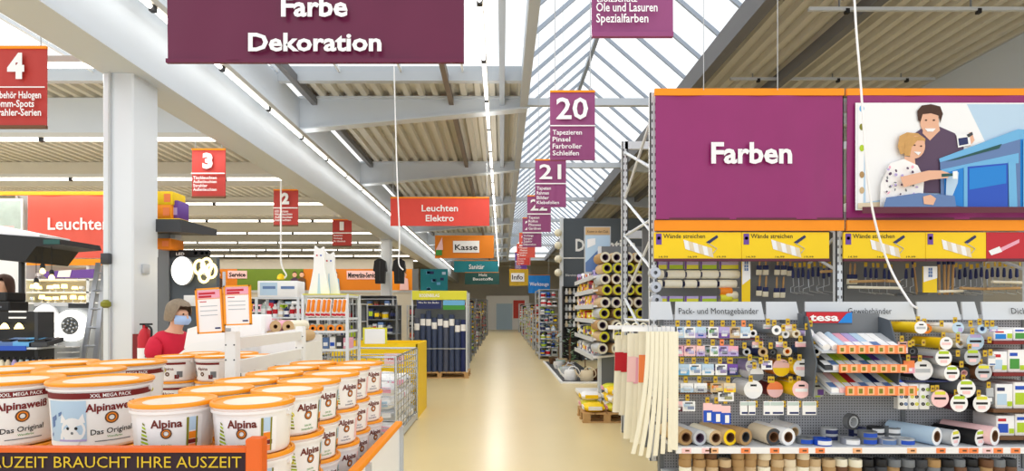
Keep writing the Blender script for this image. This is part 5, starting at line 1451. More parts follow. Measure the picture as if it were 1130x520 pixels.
# ---------------------------------------------------------------- lamp displays left of and behind the column
def lamp_wall():
    d = 7.2
    t = thing('lamp_display', 'dark grey lamp display wall with lit disc and ring lamps', 'display stand', (X(210,d),d+.1,0))
    b = MB('panel_grey'); b.box((X(170,d),d,0),(X(239,d),d+.08,Z(284,d))); ob('panel', b, t)
    b = MB('dark_grey'); b.prism([(X(168,d),d-.5,Z(262,d)),(X(168,d),d-.5,Z(249,d)),(X(168,d),d+.35,Z(249,d)),(X(168,d),d+.35,Z(256,d))],(X(224,d)-X(168,d),0,0)); ob('canopy', b, t)
    b = MB('black'); b.box((X(188,d),d-.02,Z(284,d)),(X(232,d),d,Z(276,d))); h = ob('header', b, t)
    b = MB('white'); b.text('LED', (X(200,d),d-.024,Z(282,d)), S(3,d), S(9,d), .02); ob('lettering', b, h, smooth=False)
    for px in (217,224,229):
        b = MB('white'); b.lathe([(0,0),(S(1.8,d),0)], 10, (X(px,d),d-.024,Z(279.5,d)), axis=(0,1,0)); ob('badge', b, h, smooth=False)
    b = MB('light_grey'); b.box((X(168,d),d+.1,Z(262,d)),(X(188,d),d+.25,Z(249,d))); ob('strut', b, t)
    b = MB('mid_grey'); b.box((X(176,d),d-.03,0),(X(188,d),d,Z(258,d))); ob('post_panel', b, t)
    b = MB('white'); b.bbox((X(204,d),d-.03,Z(338,d)),(X(222,d),d,Z(326,d)),.004); ob('price_sheet', b, t)
lamp_wall()
d = 7.12
t = thing('disc_lamp', 'large round lit ceiling lamp on the dark grey display wall', 'lamp', P(201,299,d))
b = MB('lamp_white'); b.lathe([(0,-.05),(S(11.5,d)*.9,-.045),(S(11.5,d),-.02),(S(11.5,d),0)], 28, P(201.5,299,d), sy=1.35, axis=(0,1,0)); ob('diffuser', b, t)
b = MB('light_grey'); b.lathe([(S(11.8,d),-.01),(S(11.8,d),.03),(0,.03)], 28, P(201.5,299,d), sy=1.35, axis=(0,1,0)); ob('rim', b, t)
t = thing('ring_lamp', 'lit ceiling lamp of four interlocked rings beside the round lamp', 'lamp', P(227,300,d))
for px, py in ((220,295),(228,293),(233,299),(225,304)):
    b = MB('lamp_warm'); n = 20
    b.tube([P(px+5.5*math.cos(2*math.pi*i/n), py+7.5*math.sin(2*math.pi*i/n), d) for i in range(n+1)], .018, 6); ob('ring', b, t)
b = MB('light_grey'); b.lathe([(0,0),(.05,0),(.05,.06),(0,.06)], 12, P(227,300,d), axis=(0,1,0)); ob('mount', b, t)
for i, (a, c, y0, y1, m) in enumerate(((172,190,211,226,'yellow'),(172,189,226,241,'banner_orange'),(172,198,241,249,'yellow'),(172,188,263,275,'orange'))):
    d = 7.0
    b = MB(m); b.bbox((X(a,d),d,Z(y1,d)+.002),(X(c,d),d+.3,Z(y0,d)),.01); o = ob('lamp_carton', b, label='%s carton %s the lamp display canopy' % (('yellow topmost','orange middle','wide yellow bottom','orange lone')[i], 'stacked on' if i < 3 else 'under'), cat='carton')
    b = MB('tag_orange'); b.box((X(c-9,d),d-.003,Z(y1-3,d)),(X(c-2,d),d-.0005,Z(y0+3,d))); ob('carton_print', b, o, loc=-Vector(o.location), smooth=False)
b = MB('purple'); b.bbox((X(191,7.1),7.05,Z(241,7.0)+.004),(X(199,7.1),7.3,Z(222,7.1)),.01); b.m('lavender'); b.box((X(192,7.1),7.046,Z(238,7.1)),(X(198,7.1),7.05,Z(230,7.1))); ob('lamp_carton', b, label='tall violet carton behind the yellow cartons on the canopy', cat='carton')
# the lamp hall banner, like the one on the right, and its racks
LD = 12.0
t = thing('wall_banner', 'coral red wall banner reading Leuchten behind the white column', 'banner', (X(75,LD),LD,Z(290,LD)))
ob('banner_cloth', cloth_mb('banner_coral', X(33,LD), Z(285,LD), X(168,LD), Z(216,LD), LD-.05, .012, 50, 6, 12), t)
b = MB('banner_orange'); b.box((X(-40,LD),LD-.06,Z(216,LD)),(X(168,LD),LD-.02,Z(212,LD))); ob('top_strip', b, t)
b = MB('banner_orange'); b.box((X(-40,LD),LD-.06,Z(293,LD)),(X(168,LD),LD-.02,Z(286,LD))); ob('bottom_strip', b, t)
letters(t, LD-.08, LD, [('Leuchten',90,254,13,68,'white','c',.018)])
t = thing('wall_banner', 'picture banner in pale frame beside the coral Leuchten banner', 'banner', (X(0,LD),LD,Z(270,LD)))
b = MB('white'); b.box((X(-60,LD),LD-.05,Z(270,LD)),(X(27,LD),LD-.03,Z(220,LD))); ob('border', b, t)
b = MB('leaf_pale'); b.box((X(-60,LD),LD-.056,Z(255,LD)),(X(25,LD),LD-.05,Z(222,LD))); ob('picture_print', b, t)
b = MB('tag_pink'); b.box((X(-60,LD),LD-.06,Z(262,LD)),(X(18,LD),LD-.056,Z(250,LD))); ob('picture_print', b, t)
def lamp_rack():
    t = thing('lamp_rack', 'white lamp shelving lit from within below the Leuchten banner', 'shelf unit', (X(65,LD),LD+.2,0))
    x0, x1 = X(-60,LD), X(175,LD)
    b = MB('wall'); b.box((x0,LD+.6,0),(x1,LD+.65,Z(293,LD))); ob('back_panel', b, t)
    for i in range(4):
        x = x0+(x1-x0)*i/3; b = MB('white_steel'); b.box((x-.03,LD,0),(x+.03,LD+.6,Z(212,LD))); ob('upright', b, t)
    for py in (308,322,334,352,372): 
        b = MB('white'); b.box((x0,LD,Z(py,LD)-.03),(x1,LD+.6,Z(py,LD))); ob('shelf', b, t)
    b = MB('purple'); b.prism([(X(45,LD),LD-.02,Z(300,LD)),(X(108,LD),LD-.02,Z(297,LD)),(X(108,LD),LD-.02,Z(307,LD)),(X(52,LD),LD-.02,Z(307,LD))],(0,.01,0)); ob('promo_strip', b, t)
    b = MB('white'); b.prism([(X(66,LD),LD-.03,Z(299,LD)),(X(80,LD),LD-.03,Z(298,LD)),(X(78,LD),LD-.03,Z(306,LD)),(X(64,LD),LD-.03,Z(306,LD))],(0,.008,0)); ob('promo_panel', b, t)
lamp_rack()
rl_ = random.Random(5)
for row, (py, n) in enumerate(((322,9),(334,9),(352,8),(308,6))):
    for k in range(n):
        px = 26+ (100-26)*k/(n-1) + rl_.uniform(-2,2); h = rl_.uniform(6,9)
        m = 'lamp_warm' if row < 2 and rl_.random() < .75 else rl_.choice(['white','chrome','dark_grey','lamp_white'])
        c = P(px,py,LD+.15)
        t = thing('table_lamp', '%s small table lamp on the %s shelf of the lamp rack' % ('lit warm' if m == 'lamp_warm' else 'lit white' if m == 'lamp_white' else 'unlit '+cw(m), ('second','third','fourth','top')[row]), 'lamp', c, group='table lamps on the lamp rack')
        hh = S(h,LD)
        b = MB('chrome'); b.lathe([(.04,0),(.04,.01),(.01,.02),(.01,hh*.5)], 10); ob('base', b, t, loc=(0,0,.001))
        b = MB(m); b.lathe([(.06,hh*.45),(.05,hh*.95),(0,hh*.97)], 12); ob('shade', b, t, loc=(0,0,.001))
# low displays in front: black canopy, boxes, round panels, bulbs
d = 7.0
t = thing('black_canopy', 'black slanted canopy shelf with hanging pendant cords at the lamp hall', 'display stand', (X(10,d),d,0))
b = MB('black'); b.prism([(X(-30,d),d,Z(262,d)),(X(-30,d),d,Z(256,d)),(X(66,d),d,Z(264,d)),(X(68,d),d,Z(270,d)),(X(40,d),d,Z(272,d)),(X(27,d),d,Z(289,d)),(X(-30,d),d,Z(284,d))],(0,.7,0)); ob('canopy', b, t, smooth=False)
b = MB('dark_green'); b.box((X(48,d),d-.004,Z(269.5,d)),(X(66,d),d-.001,Z(264.5,d))); ob('edge_print', b, t)
b = MB('white'); b.prism([(X(-30,d),d+.05,Z(244,d)),(X(40,d),d+.05,Z(258,d)),(X(40,d),d+.05,Z(261,d)),(X(-30,d),d+.05,Z(256,d))],(0,.5,0)); ob('top_sheet', b, t)
b = MB('white'); b.box((X(-30,8.3),8.3,0),(X(26,8.3),8.35,Z(286,8.3))); ob('back_panel', b, t)
for px in (-28,24):
    b = MB('dark_grey'); b.box((X(px,d+.65)-.02,d+.62,0),(X(px,d+.65)+.02,d+.68,Z(284,d))); ob('leg', b, t)
for px, py in ((47,296),(57,303),(40,312)):
    l = thing('pendant_lamp', 'small black pendant lamp hung at %s height from the black canopy' % {296:'upper',303:'middle',312:'lower'}[py], 'lamp', P(px,py,d+.1))
    b = MB('black'); b.cyl(P(px,269,d+.1),P(px,py-4,d+.1),.004,n=5); ob('cord', b, l)
    b = MB('black'); b.lathe([(.012,.06),(.025,.04),(.028,0)], 10, P(px,py,d+.1)); ob('lamp_holder', b, l)
    b = MB('lamp_warm'); b.lathe([(.012,0),(.03,-.03),(.03,-.06),(0,-.08)], 10, P(px,py,d+.1)); ob('bulb', b, l)
d = 7.3
for i, (a, c, y0, y1) in enumerate(((-20,22,323,333),(-20,25,333,344))):
    b = MB('black'); b.bbox((X(a,d),d-.2,Z(y1,d)+.002),(X(c,d),d+.1,Z(y0,d)),.012); b.m('mid_grey'); b.box((X(c-14,d),d-.203,Z(y1-4,d)),(X(c-8,d),d-.2,Z(y1-6,d))); ob('black_case', b, label='black tool case, %s of two below the black canopy' % ('upper','lower')[i], cat='case', smooth=False)
def bulb_rack():
    d = 6.7
    t = thing('bulb_rack', 'black rack of bulbs with a blue edged shelf at the lamp hall', 'shelf unit', (X(15,d),d+.2,0))
    b = MB('black'); b.box((X(-60,d),d+.25,0),(X(36,d),d+.3,Z(344,d))); ob('back_panel', b, t)
    for px in (-60,36):
        b = MB('dark_grey'); b.box((X(px,d)-.02,d+.05,0),(X(px,d)+.02,d+.3,Z(344,d))); ob('side_post', b, t)
    b = MB('shelf_grey'); b.box((X(-60,d),d-.15,Z(383,d)-.02),(X(52,d),d+.28,Z(383,d))); s = ob('shelf', b, t)
    b = MB('blue'); b.box((X(-60,d),d-.16,Z(386,d)),(X(41,d),d-.15,Z(381,d))); ob('blue_edge', b, s)
    b = MB('mid_grey'); b.box((X(-60,d),d-.1,Z(410,d)-.02),(X(70,d),d+.25,Z(410,d))); ob('shelf', b, t)
    b = MB('tag_pink'); b.box((X(-60,d),d-.11,Z(414,d)),(X(62,d),d-.1,Z(409,d))); ob('price_rail', b, t)
    for py in (352,345): 
        b = MB('white'); b.box((X(-10,d),d+.24,Z(py,d)),(X(10,d),d+.249,Z(py-2,d))); ob('shelf_label', b, t)
    b = MB('white'); b.box((X(24,d),d+.24,Z(355,d)),(X(31,d),d+.249,Z(345,d))); ob('shelf_label', b, t)
bulb_rack()
for k, px in enumerate((5,21)):
    l = thing('spot_lamp', 'small lit spot lamp on the black bulb rack, %s' % ('over the dark books','near the round panels')[k], 'lamp', P(px,363,6.85))
    b = MB('lamp_warm'); b.lathe([(.05,0),(.03,.05),(.012,.07)], 12, P(px,363,6.85)); ob('shade', b, l)
    b = MB('chrome'); b.cyl(P(px,358,6.85),P(px,356,6.95),.012,n=6); ob('arm', b, l)
for k, (px, c, w) in enumerate(((0,'steel_blue',16),(18,'sky_blue',18),(36,'dark_grey',18))):
    d = 6.6; b = MB(c); b.prism([(X(px-4,d),d,Z(383,d)+.003),(X(px+w-2,d),d,Z(383,d)+.003),(X(px+w-2,d),d+.25,Z(383,d)+.05),(X(px-4,d),d+.25,Z(383,d)+.05)],(0,0,.05)); b.m('black'); b.box((X(px,d),d+.02,Z(383,d)+.06),(X(px+w-6,d),d+.12,Z(383,d)+.085)); ob('lamp_tray', b, label='%s tray with a lamp fitting on the blue edged shelf' % cw(c), cat='tray', smooth=False)
for k in range(9):
    d = 6.65; px = 2+7*k; c = ('cream','beige','lavender','leaf_pale','pale_blue','steel_blue','white','tan','dark_grey')[k]
    b = MB(c); b.lathe([(0,0),(.028,0),(.03,.10),(.014,.13),(.014,.16),(0,.16)], 12, (X(px,d),d,Z(410,d)+.001)); b.m('black'); b.lathe([(.015,.14),(.016,.17),(0,.17)], 10, (X(px,d),d,Z(410,d))); ob('bulb_box', b, label='%s lamp bottle on the lowest shelf of the bulb rack' % cw(c), cat='bottle', group='bottles on the bulb rack')
def panel_wall():
    d = 8.2
    t = thing('panel_lamp_wall', 'pale display wall with round lit panel lamps beside the ladder', 'display stand', (X(70,d),d+.1,0))
    b = MB('light_grey'); b.box((X(38,d),d,0),(X(112,d),d+.06,Z(335,d))); ob('panel', b, t)
    b = MB('dark_grey'); b.box((X(77,d),d-.03,Z(340,d)),(X(100,d),d,Z(335,d))); ob('header', b, t)
    b = MB('white'); b.box((X(38,d),d-.01,Z(338,d)),(X(76,d),d+.07,Z(334,d))); ob('top_edge', b, t)
    for py in (382,388,394):
        b = MB('white'); b.box((X(72,d),d-.15,Z(py,d)-.015),(X(88,d),d,Z(py,d))); ob('small_shelf', b, t)
panel_wall()
for px, py, r, w in ((51,349,12.5,'upper lit round panel lamp on the pale display wall'),(51,374,12.5,'lower lit round panel lamp on the pale display wall')):
    d = 8.15
    t = thing('panel_lamp', w, 'lamp', P(px,py,d))
    b = MB('lamp_white'); b.lathe([(0,-.05),(S(r,d)*.95,-.05),(S(r,d),-.03),(S(r,d),0)], 26, P(px,py,d), axis=(0,1,0)); ob('diffuser', b, t)
    b = MB('white'); b.lathe([(S(r,d)*1.02,-.02),(S(r,d)*1.02,.03),(0,.03)], 26, P(px,py,d), axis=(0,1,0)); ob('rim', b, t)
d = 8.13
t = thing('ring_panel_lamp', 'large lit ring lamp with a grey crystal centre on the pale display wall', 'lamp', P(78.5,359.5,d))
b = MB('lamp_white'); b.lathe([(S(10,d),-.03),(S(16.5,d),-.04),(S(17.3,d),-.02),(S(17.3,d),.03)], 28, P(78.5,359.5,d), axis=(0,1,0), caps=False); ob('ring', b, t)
b = MB('mid_grey'); b.lathe([(0,-.02),(S(10,d),-.02),(S(10,d),.04)], 24, P(78.5,359.5,d), axis=(0,1,0)); ob('centre_disc', b, t)
for i in range(14):
    a = i*2.4; r = S(8,d)*math.sqrt((i+.5)/14)
    b = MB('chrome'); b.lathe([(.0,-.03),(.02,-.015),(.0,.0)], 6, P(78.5,359.5,d)+Vector((r*math.cos(a),-.02,r*math.sin(a))), axis=(0,1,0)); ob('crystal', b, t, smooth=False)
# aluminium ladder leaning near the column
def ladder():
    d = 7.4
    t = thing('step_ladder', 'aluminium ladder leaning beside the white column', 'ladder', (X(98,d),d,0))
    tops = [(108.5,290),(116,290)]; bots = [(79,440),(97,440)]
    rails = []
    for (a, y0), (c, y1) in zip(tops, bots):
        p0, p1 = P(a,y0,d+.35), Vector((X(c,d-.1), d-.1, .0))
        b = MB('silver'); u = Vector((.03,0,0)); v = Vector((0,.012,0))
        b.prism([p1-u-v, p1+u-v, p1+u+v, p1-u+v], p0-p1); ob('rail', b, t); rails.append((p0,p1))
    for k in range(9):
        f = (k+.6)/9.2
        a = rails[0][1].lerp(rails[0][0], f); c = rails[1][1].lerp(rails[1][0], f)
        b = MB('silver'); b.cyl(a, c, .018, n=8); ob('rung', b, t)
    b = MB('blue'); b.bbox(tuple(rails[1][1]+Vector((-.05,-.06,0))), tuple(rails[1][1]+Vector((.05,.05,.05))), .005); ob('foot', b, t)
    b = MB('blue'); b.bbox(tuple(rails[0][1]+Vector((-.05,-.06,0))), tuple(rails[0][1]+Vector((.05,.05,.05))), .005); ob('foot', b, t)
ladder()
# ---------------------------------------------------------------- right side of the aisle beyond the rack
def end_gondola():
    t = thing('end_gondola', 'white shelf gondola at the aisle edge with a roll wall on its end', 'shelf unit', (2.0,9.6,0))
    b = MB('light_grey'); b.box((1.85,8.95,.1),(1.9,10.9,Z(300,8.9))); ob('back_panel', b, t)
    b = MB('mid_grey'); b.box((1.55,8.9,.1),(2.75,8.95,Z(272,8.9))); ob('end_panel', b, t)
    for x, y in ((1.55,8.92),(2.75,8.92),(1.88,10.88)):
        b = MB('white_steel'); b.box((x-.025,y-.025,0),(x+.025,y+.025,Z(272,8.9))); ob('upright', b, t)
    for k, py in enumerate((304,319,336,352,372,392)):
        z = Z(py,8.9)
        b = MB('white'); b.prism([(1.42,8.75,z-.05),(1.85,8.75,z-.0),(1.85,8.75,z+.03),(1.42,8.75,z-.02)],(0,2.15,0)); s = ob('shelf', b, t)
        b = MB('shelf_grey'); b.box((1.405,8.75,z-.07),(1.42,10.9,z+.0)); ob('price_rail', b, s)
    b = MB('white'); b.box((1.42,8.75,.06),(1.88,10.9,.12)); ob('base', b, t)
end_gondola()
rg = random.Random(31)
for k, py in enumerate((304,319,336,352,372,392)):
    z = Z(py,8.9)-.005
    y = 8.98
    while y < 10.8:
        w = rg.uniform(.12,.2); h = min(S(11,8.9), rg.uniform(.09,.16))
        c = rg.choice((['white','lavender','pale_blue'],['yellow','red','tan'],['yellow','pink','white'],['yellow','red','lemon'],['lemon','navy','white'],['navy','white','light_grey'])[k])
        c2 = rg.choice(['red','navy','yellow','white','purple'])
        b = MB(c); b.bbox((1.46,y,z),(1.72,y+w-.012,z+h),.008); o = ob('paint_supply_box', b, label='%s box with %s print on the %s shelf of the end gondola' % (cw(c), c2, ('top','second','third','fourth','fifth','lowest')[k]), cat='carton', group='boxes on the end gondola')
        b = MB(c2); b.box((1.456,y+.02,z+h*.25),(1.4605,y+w-.03,z+h*.65)); b.box((1.49,y-.004,z+h*.3),(1.68,y-.0002,z+h*.7)); ob('box_print', b, o, loc=-Vector(o.location), smooth=False)
        y += w
# wall of rolls on the gondola end, ends towards the camera
cols_x = [668,680.5,693,705,716]
rows_y = [284,296,308,320,334,346,359,372,385]
for j, py in enumerate(rows_y):
    for i, px in enumerate(cols_x):
        if j >= 6 and i > 1: continue
        if j == 5 and i > 3: continue
        d = 8.55
        px_ = px + (2 if j % 2 else 0) - (3 if i == 0 and j > 4 else 0)
        roll('wallpaper roll on the gondola end, %s row from the top, %s from the aisle' % (nth(j+1), nth(i+1)), 'wallpaper rolls on the gondola end', X(px_,d), d, Z(py,d), S(6.0,d), S(3.6,d), .36, ('kraft','tan','light_grey')[(i+j) % 3], ('cream','lemon')[(i*2+j) % 2], 'plum', rz=.12, name='wallpaper_roll')
# poster board above the gondola
d = 9.1
t = thing('poster_board', 'poster of a blue painted room on top of the end gondola', 'poster', P(660,300,d))
b = MB('light_grey'); b.box((X(645,d),d,Z(302,d)),(X(674,d),d+.03,Z(250,d))); ob('board', b, t)
b = MB('cardboard'); b.box((X(646,d),d-.004,Z(259,d)),(X(673,d),d-.001,Z(251,d))); ob('heading_print', b, t)
letters(t, d-.006, d, [('Komm in den Club',659.5,257,2.8,23,'black','c',.0)])
b = MB('pale_blue'); b.box((X(646,d),d-.004,Z(300,d)),(X(673,d),d-.001,Z(260,d))); ob('room_print', b, t)
b = MB('steel_blue'); b.add([P(646,300,d)-Vector((0,.006,0)),P(673,300,d)-Vector((0,.006,0)),P(673,288,d)-Vector((0,.006,0)),P(660,276,d)-Vector((0,.006,0)),P(646,290,d)-Vector((0,.006,0))],[(0,1,2,3,4)]); ob('floor_print', b, t)
b = MB('white'); b.add([P(648,274,d)-Vector((0,.007,0)),P(657,270,d)-Vector((0,.007,0)),P(657,263,d)-Vector((0,.007,0)),P(648,264,d)-Vector((0,.007,0))],[(0,1,2,3)]); ob('window_print', b, t)
b = MB('white_steel'); b.box((X(659,d)-.02,d+.03,Z(305,d)-.02),(X(661,d)+.02,d+.06,Z(280,d))); ob('stay', b, t)
# pallet of yellow bags at the corner
pallet('pallet', 'wooden pallet with yellow bags at the end gondola', 1.16, 1.86, 8.05, 8.7)
def bag_mesh(w, dd, h, m, c):
    b = MB(m); n = 10; vs = []
    for j in range(5):
        t = j/4; k = math.sin(math.pi*(t*.86+.07))**.35
        for i in range(4*n//4*1):
            a = 2*math.pi*i/n
            sx = abs(math.cos(a))**.45*(1 if math.cos(a) > 0 else -1); sy = abs(math.sin(a))**.45*(1 if math.sin(a) > 0 else -1)
            vs.append((sx*w/2*k, sy*dd/2*k, h*t))
    b.add(vs, [(j*n+i, j*n+(i+1) % n, (j+1)*n+(i+1) % n, (j+1)*n+i) for j in range(4) for i in range(n)] + [tuple(range(n-1,-1,-1)), tuple(range(4*n,5*n))])
    b.m(c); b.box((-w*.3,-dd/2-.004,h*.3),(w*.3,-dd/2+.01,h*.72)); b.box((-w/2-.004,-dd*.3,h*.3),(-w/2+.01,dd*.3,h*.72))
    return b.data('bag')
bags = [bag_mesh(.32,.3,.12,'yellow','white'), bag_mesh(.32,.3,.12,'lemon','pink'), bag_mesh(.32,.3,.12,'white','yellow')]
for i in range(2):
    for j in range(2):
        for l in range(3 if i else (2 if j else 1)):
            ob('filler_bag', bags[(i+j+l) % 3], label='%s filler bag on the corner pallet, %s layer' % (('yellow and white','lemon and pink','white and yellow')[(i+j+l) % 3], names[l]), cat='bag', group='filler bags on the corner pallet', loc=(1.34+.34*i, 8.22+.32*j, .145+.12*l))
# decoration department wall
d = 18.6
t = thing('department_wall', 'tall slate grey wall panel reading Dekoration with globe lamps on its edge', 'partition', (X(670,d),d,0))
b = MB('panel_grey'); b.box((X(621,d),d,Z(284,d)),(X(760,d),d+.12,Z(241,d))); ob('upper_panel', b, t)
b = MB('panel_grey'); b.box((X(622,d),d+.02,0),(X(760,d),d+.12,Z(285.5,d))); ob('lower_panel', b, t)
b = MB('white'); b.box((X(621,d),d-.004,Z(285.5,d)),(X(760,d),d+.1,Z(284.2,d))); ob('joint_strip', b, t)
letters(t, d-.01, d, [('Dekoration',668,277,13,66,'white','c',.03),('Bilderrahmen und mehr',624,305,2.6,22,'white','l',.0)])
b = MB('white_steel'); b.box((X(618,d),d-.05,0),(X(621.5,d),d+.12,Z(240,d))); ob('edge_post', b, t)
for k, py in enumerate((257,271,286,301)):
    l = thing('globe_lamp', 'white globe lamp on the edge of the slate wall, %s of four' % ('topmost','second','third','lowest')[k], 'lamp', P(616,py,d-.1))
    r = S(4.2,d)
    b = MB('cream'); b.lathe([(r*math.sin(math.pi*i/10), -r*math.cos(math.pi*i/10)) for i in range(11)], 16, P(616,py,d-.1)); ob('globe', b, l)
    b = MB('chrome'); b.cyl(P(617,py,d-.1),P(619.5,py,d-.02),.02,n=8); ob('arm', b, l)
# frame and vase shelf against the wall
def vase_shelf():
    t = thing('vase_shelf', 'black shelf of white vases against the slate wall', 'shelf unit', (X(631,18.2),18.3,0))
    d = 18.2
    b = MB('black'); b.box((X(622,d),d+.3,0),(X(642,d),d+.34,Z(316,d))); ob('back_panel', b, t)
    for px in (622,642): 
        b = MB('black'); b.box((X(px,d)-.015,d,0),(X(px,d)+.015,d+.34,Z(316,d))); ob('side', b, t)
    for py in (316,325,334,343,352,361,372):
        b = MB('dark_grey'); b.box((X(622,d),d,Z(py,d)-.02),(X(642,d),d+.32,Z(py,d))); ob('shelf', b, t)
vase_shelf()
for j, py in enumerate((325,334,343,352,361)):
    for i, px in enumerate((625,629,633.5,638)):
        d = 18.3; b = MB(('white','beige','light_grey')[(i+j) % 3]); b.lathe([(0,0),(.045,0),(.06,.07),(.03,.15),(.038,.2)], 10, (X(px,d),d,Z(py,18.2)+.001)); ob('vase', b, label='%s small vase in the black shelf, board %d from the top' % (('white','beige','light grey')[(i+j) % 3], j+1), cat='vase', group='vases in the black shelf')
# grey mat with plants and watering cans
d = 12.6
t = thing('display_mat', 'grey display mat with white edging beside the aisle', 'mat', (1.75,15,0))
b = MB('dark_grey'); b.box((1.36,12.55,0),(2.3,17.8,.02)); ob('mat', b, t)
for a, c in (((1.30,12.5,0),(1.36,17.85,.035)),((1.30,12.48,0),(2.3,12.55,.035))):
    b = MB('white'); b.box(a,c); ob('edging', b, t)
def plant(x, y, h, r, label, flower=None, n=46):
    q = random.Random(int(x*100+y*7))
    t = thing('potted_plant', label, 'plant', (x,y,.02))
    b = MB('white'); b.lathe([(.07,0),(.10,.16),(.11,.17),(.09,.17),(.09,.15),(0,.15)], 14); ob('pot', b, t, loc=(0,0,.001))
    b = MB('foliage')
    for i in range(n):
        a = q.uniform(0,6.28); z = .17+q.uniform(0,1)**.8*(h-.17); rr_ = r*math.sin(math.pi*min(.95,(z/h)*.8+.15))*q.uniform(.3,1)
        c = Vector((rr_*math.cos(a), rr_*math.sin(a), z)); s = q.uniform(.05,.09)
        u = Vector((math.cos(a),math.sin(a),q.uniform(-.3,.6))).normalized(); v = u.cross(Vector((0,0,1))).normalized()
        b.m('leaf_pale' if flower and i % 3 == 0 else 'foliage')
        b.add([c-u*s, c+v*s*.45, c+u*s, c-v*s*.45],[(0,1,2,3)])
    o = ob('foliage', b, t, loc=(0,0,0), smooth=False); o['kind'] = 'stuff'
    b = MB('brown'); b.cyl((0,0,.15),(0,0,h*.8),.012,n=6); ob('stem', b, t, loc=(0,0,0))
for i, (x, y, h, r, w) in enumerate(((2.0,13.5,1.25,.32,'tall pale leaved potted plant on the grey mat, frontmost'),(1.75,14.6,1.1,.3,'bushy green potted plant behind the watering cans'),(1.9,15.6,1.35,.32,'tall potted plant in the middle of the grey mat'),(1.7,16.8,1.0,.3,'small potted plant at the far end of the grey mat'))):
    plant(x, y, h, r, w, True)
for i, (x, y, c, w) in enumerate(((1.58,12.95,'white','white watering can at the mat\'s front edge'),(1.93,12.8,'beige','beige watering can beside the white one'),(1.6,13.7,'light_grey','grey watering can before the bushy plant'),(2.25,13.0,'brown','brown watering can at the mat\'s inner end'))):
    t = thing('watering_can', w, 'watering can', (x,y,.02))
    b = MB(c); b.lathe([(.12,0),(.13,.02),(.13,.2),(.10,.24),(.08,.24),(.08,.22),(0,.21)], 16, sx=1.15); ob('body', b, t, loc=(0,0,.001))
    b = MB(c); b.tube([(-.12,0,.06),(-.22,0,.16),(-.28,0,.27)], [.03,.02,.016], 8); ob('spout', b, t, loc=(0,0,0))
    b = MB(c); b.tube(smooth_path([(.13,0,.06),(.21,0,.14),(.16,0,.27),(.02,0,.32),(-.06,0,.24)]), .012, 6); ob('handle', b, t, loc=(0,0,0))
for i in range(7):
    q = random.Random(i+50); x, y = 1.55+.12*(i % 3), 14.0+.5*i
    b = MB(('leaf_pale','tan','brown','white')[i % 4]); b.lathe([(0,0),(.10,0),(.14,.12),(.13,.2),(.12,.2),(.11,.03),(0,.03)], 14, (x,y,.021)); ob('planter', b, label='%s round planter standing on the grey mat' % ('pale green','tan','brown','white')[i % 4], cat='planter', group='planters on the grey mat')

# ---------------------------------------------------------------- generic shop shelving farther down
def shelf_unit(label, x0, x1, y0, y1, h, levels, m='light_grey', cat='shelf unit', back=None, base=.12):
    """open shelving whose goods face -Y when back is 'y', or the aisle when back is 'x'"""
    t = thing('shop_shelf', label, cat, ((x0+x1)/2,(y0+y1)/2,0))
    for x in (x0,x1):
        for y in (y0,y1):
            b = MB(m); b.box((x-.02,y-.02,0),(x+.02,y+.02,h)); ob('post', b, t)
    zs_ = [base+(h-base)*k/levels for k in range(levels+1)]
    for z in zs_:
        b = MB(m); b.box((x0,y0,z-.02),(x1,y1,z)); ob('shelf', b, t)
    if back == 'y': b = MB('mid_grey'); b.box((x0,y1-.02,0),(x1,y1,h)); ob('back_panel', b, t)
    return zs_
def item_mesh(kind, c, c2, w, dd, h):
    def f():
        b = MB(c)
        if kind == 'box':
            b.bbox((-w/2,-dd/2,0),(w/2,dd/2,h),.008); b.m(c2); b.box((-w*.38,-dd/2-.003,h*.3),(w*.38,-dd/2-.0005,h*.75)); b.box((-w/2-.003,-dd*.38,h*.3),(-w/2-.0005,dd*.38,h*.75)); b.box((w/2+.0005,-dd*.38,h*.3),(w/2+.003,dd*.38,h*.75))
        elif kind == 'bottle':
            r = w/2; b.lathe([(0,0),(r,0),(r,h*.6),(r*.4,h*.75),(r*.4,h*.85),(0,h*.85)], 10); b.m(c2); b.lathe([(r*.45,h*.8),(r*.45,h),(0,h)], 8); b.lathe([(r*1.02,h*.15),(r*1.02,h*.5)], 10)
        elif kind == 'can':
            r = w/2; b.lathe([(0,0),(r,0),(r,h*.92),(r*1.05,h*.93),(r*1.05,h),(0,h)], 12); b.m(c2); b.lathe([(r*1.02,h*.2),(r*1.02,h*.75)], 12)
        elif kind == 'bag':
            k = [(.85,0),(1,.2),(1,.75),(.7,.95),(.75,1)]
            b.lathe([(w/2*a,h*z) for a, z in k], 10, sy=dd/w*.8); b.m(c2); b.lathe([(w/2*1.02,h*.3),(w/2*1.02,h*.6)], 10, sy=dd/w*.8)
        return b.data(kind)
    return cached((kind,c,c2,round(w,3),round(dd,3),round(h,3)), f)
NM = {'box':('goods_carton','carton'),'bottle':('spray_bottle','bottle'),'can':('tin_can','can'),'bag':('goods_bag','bag')}
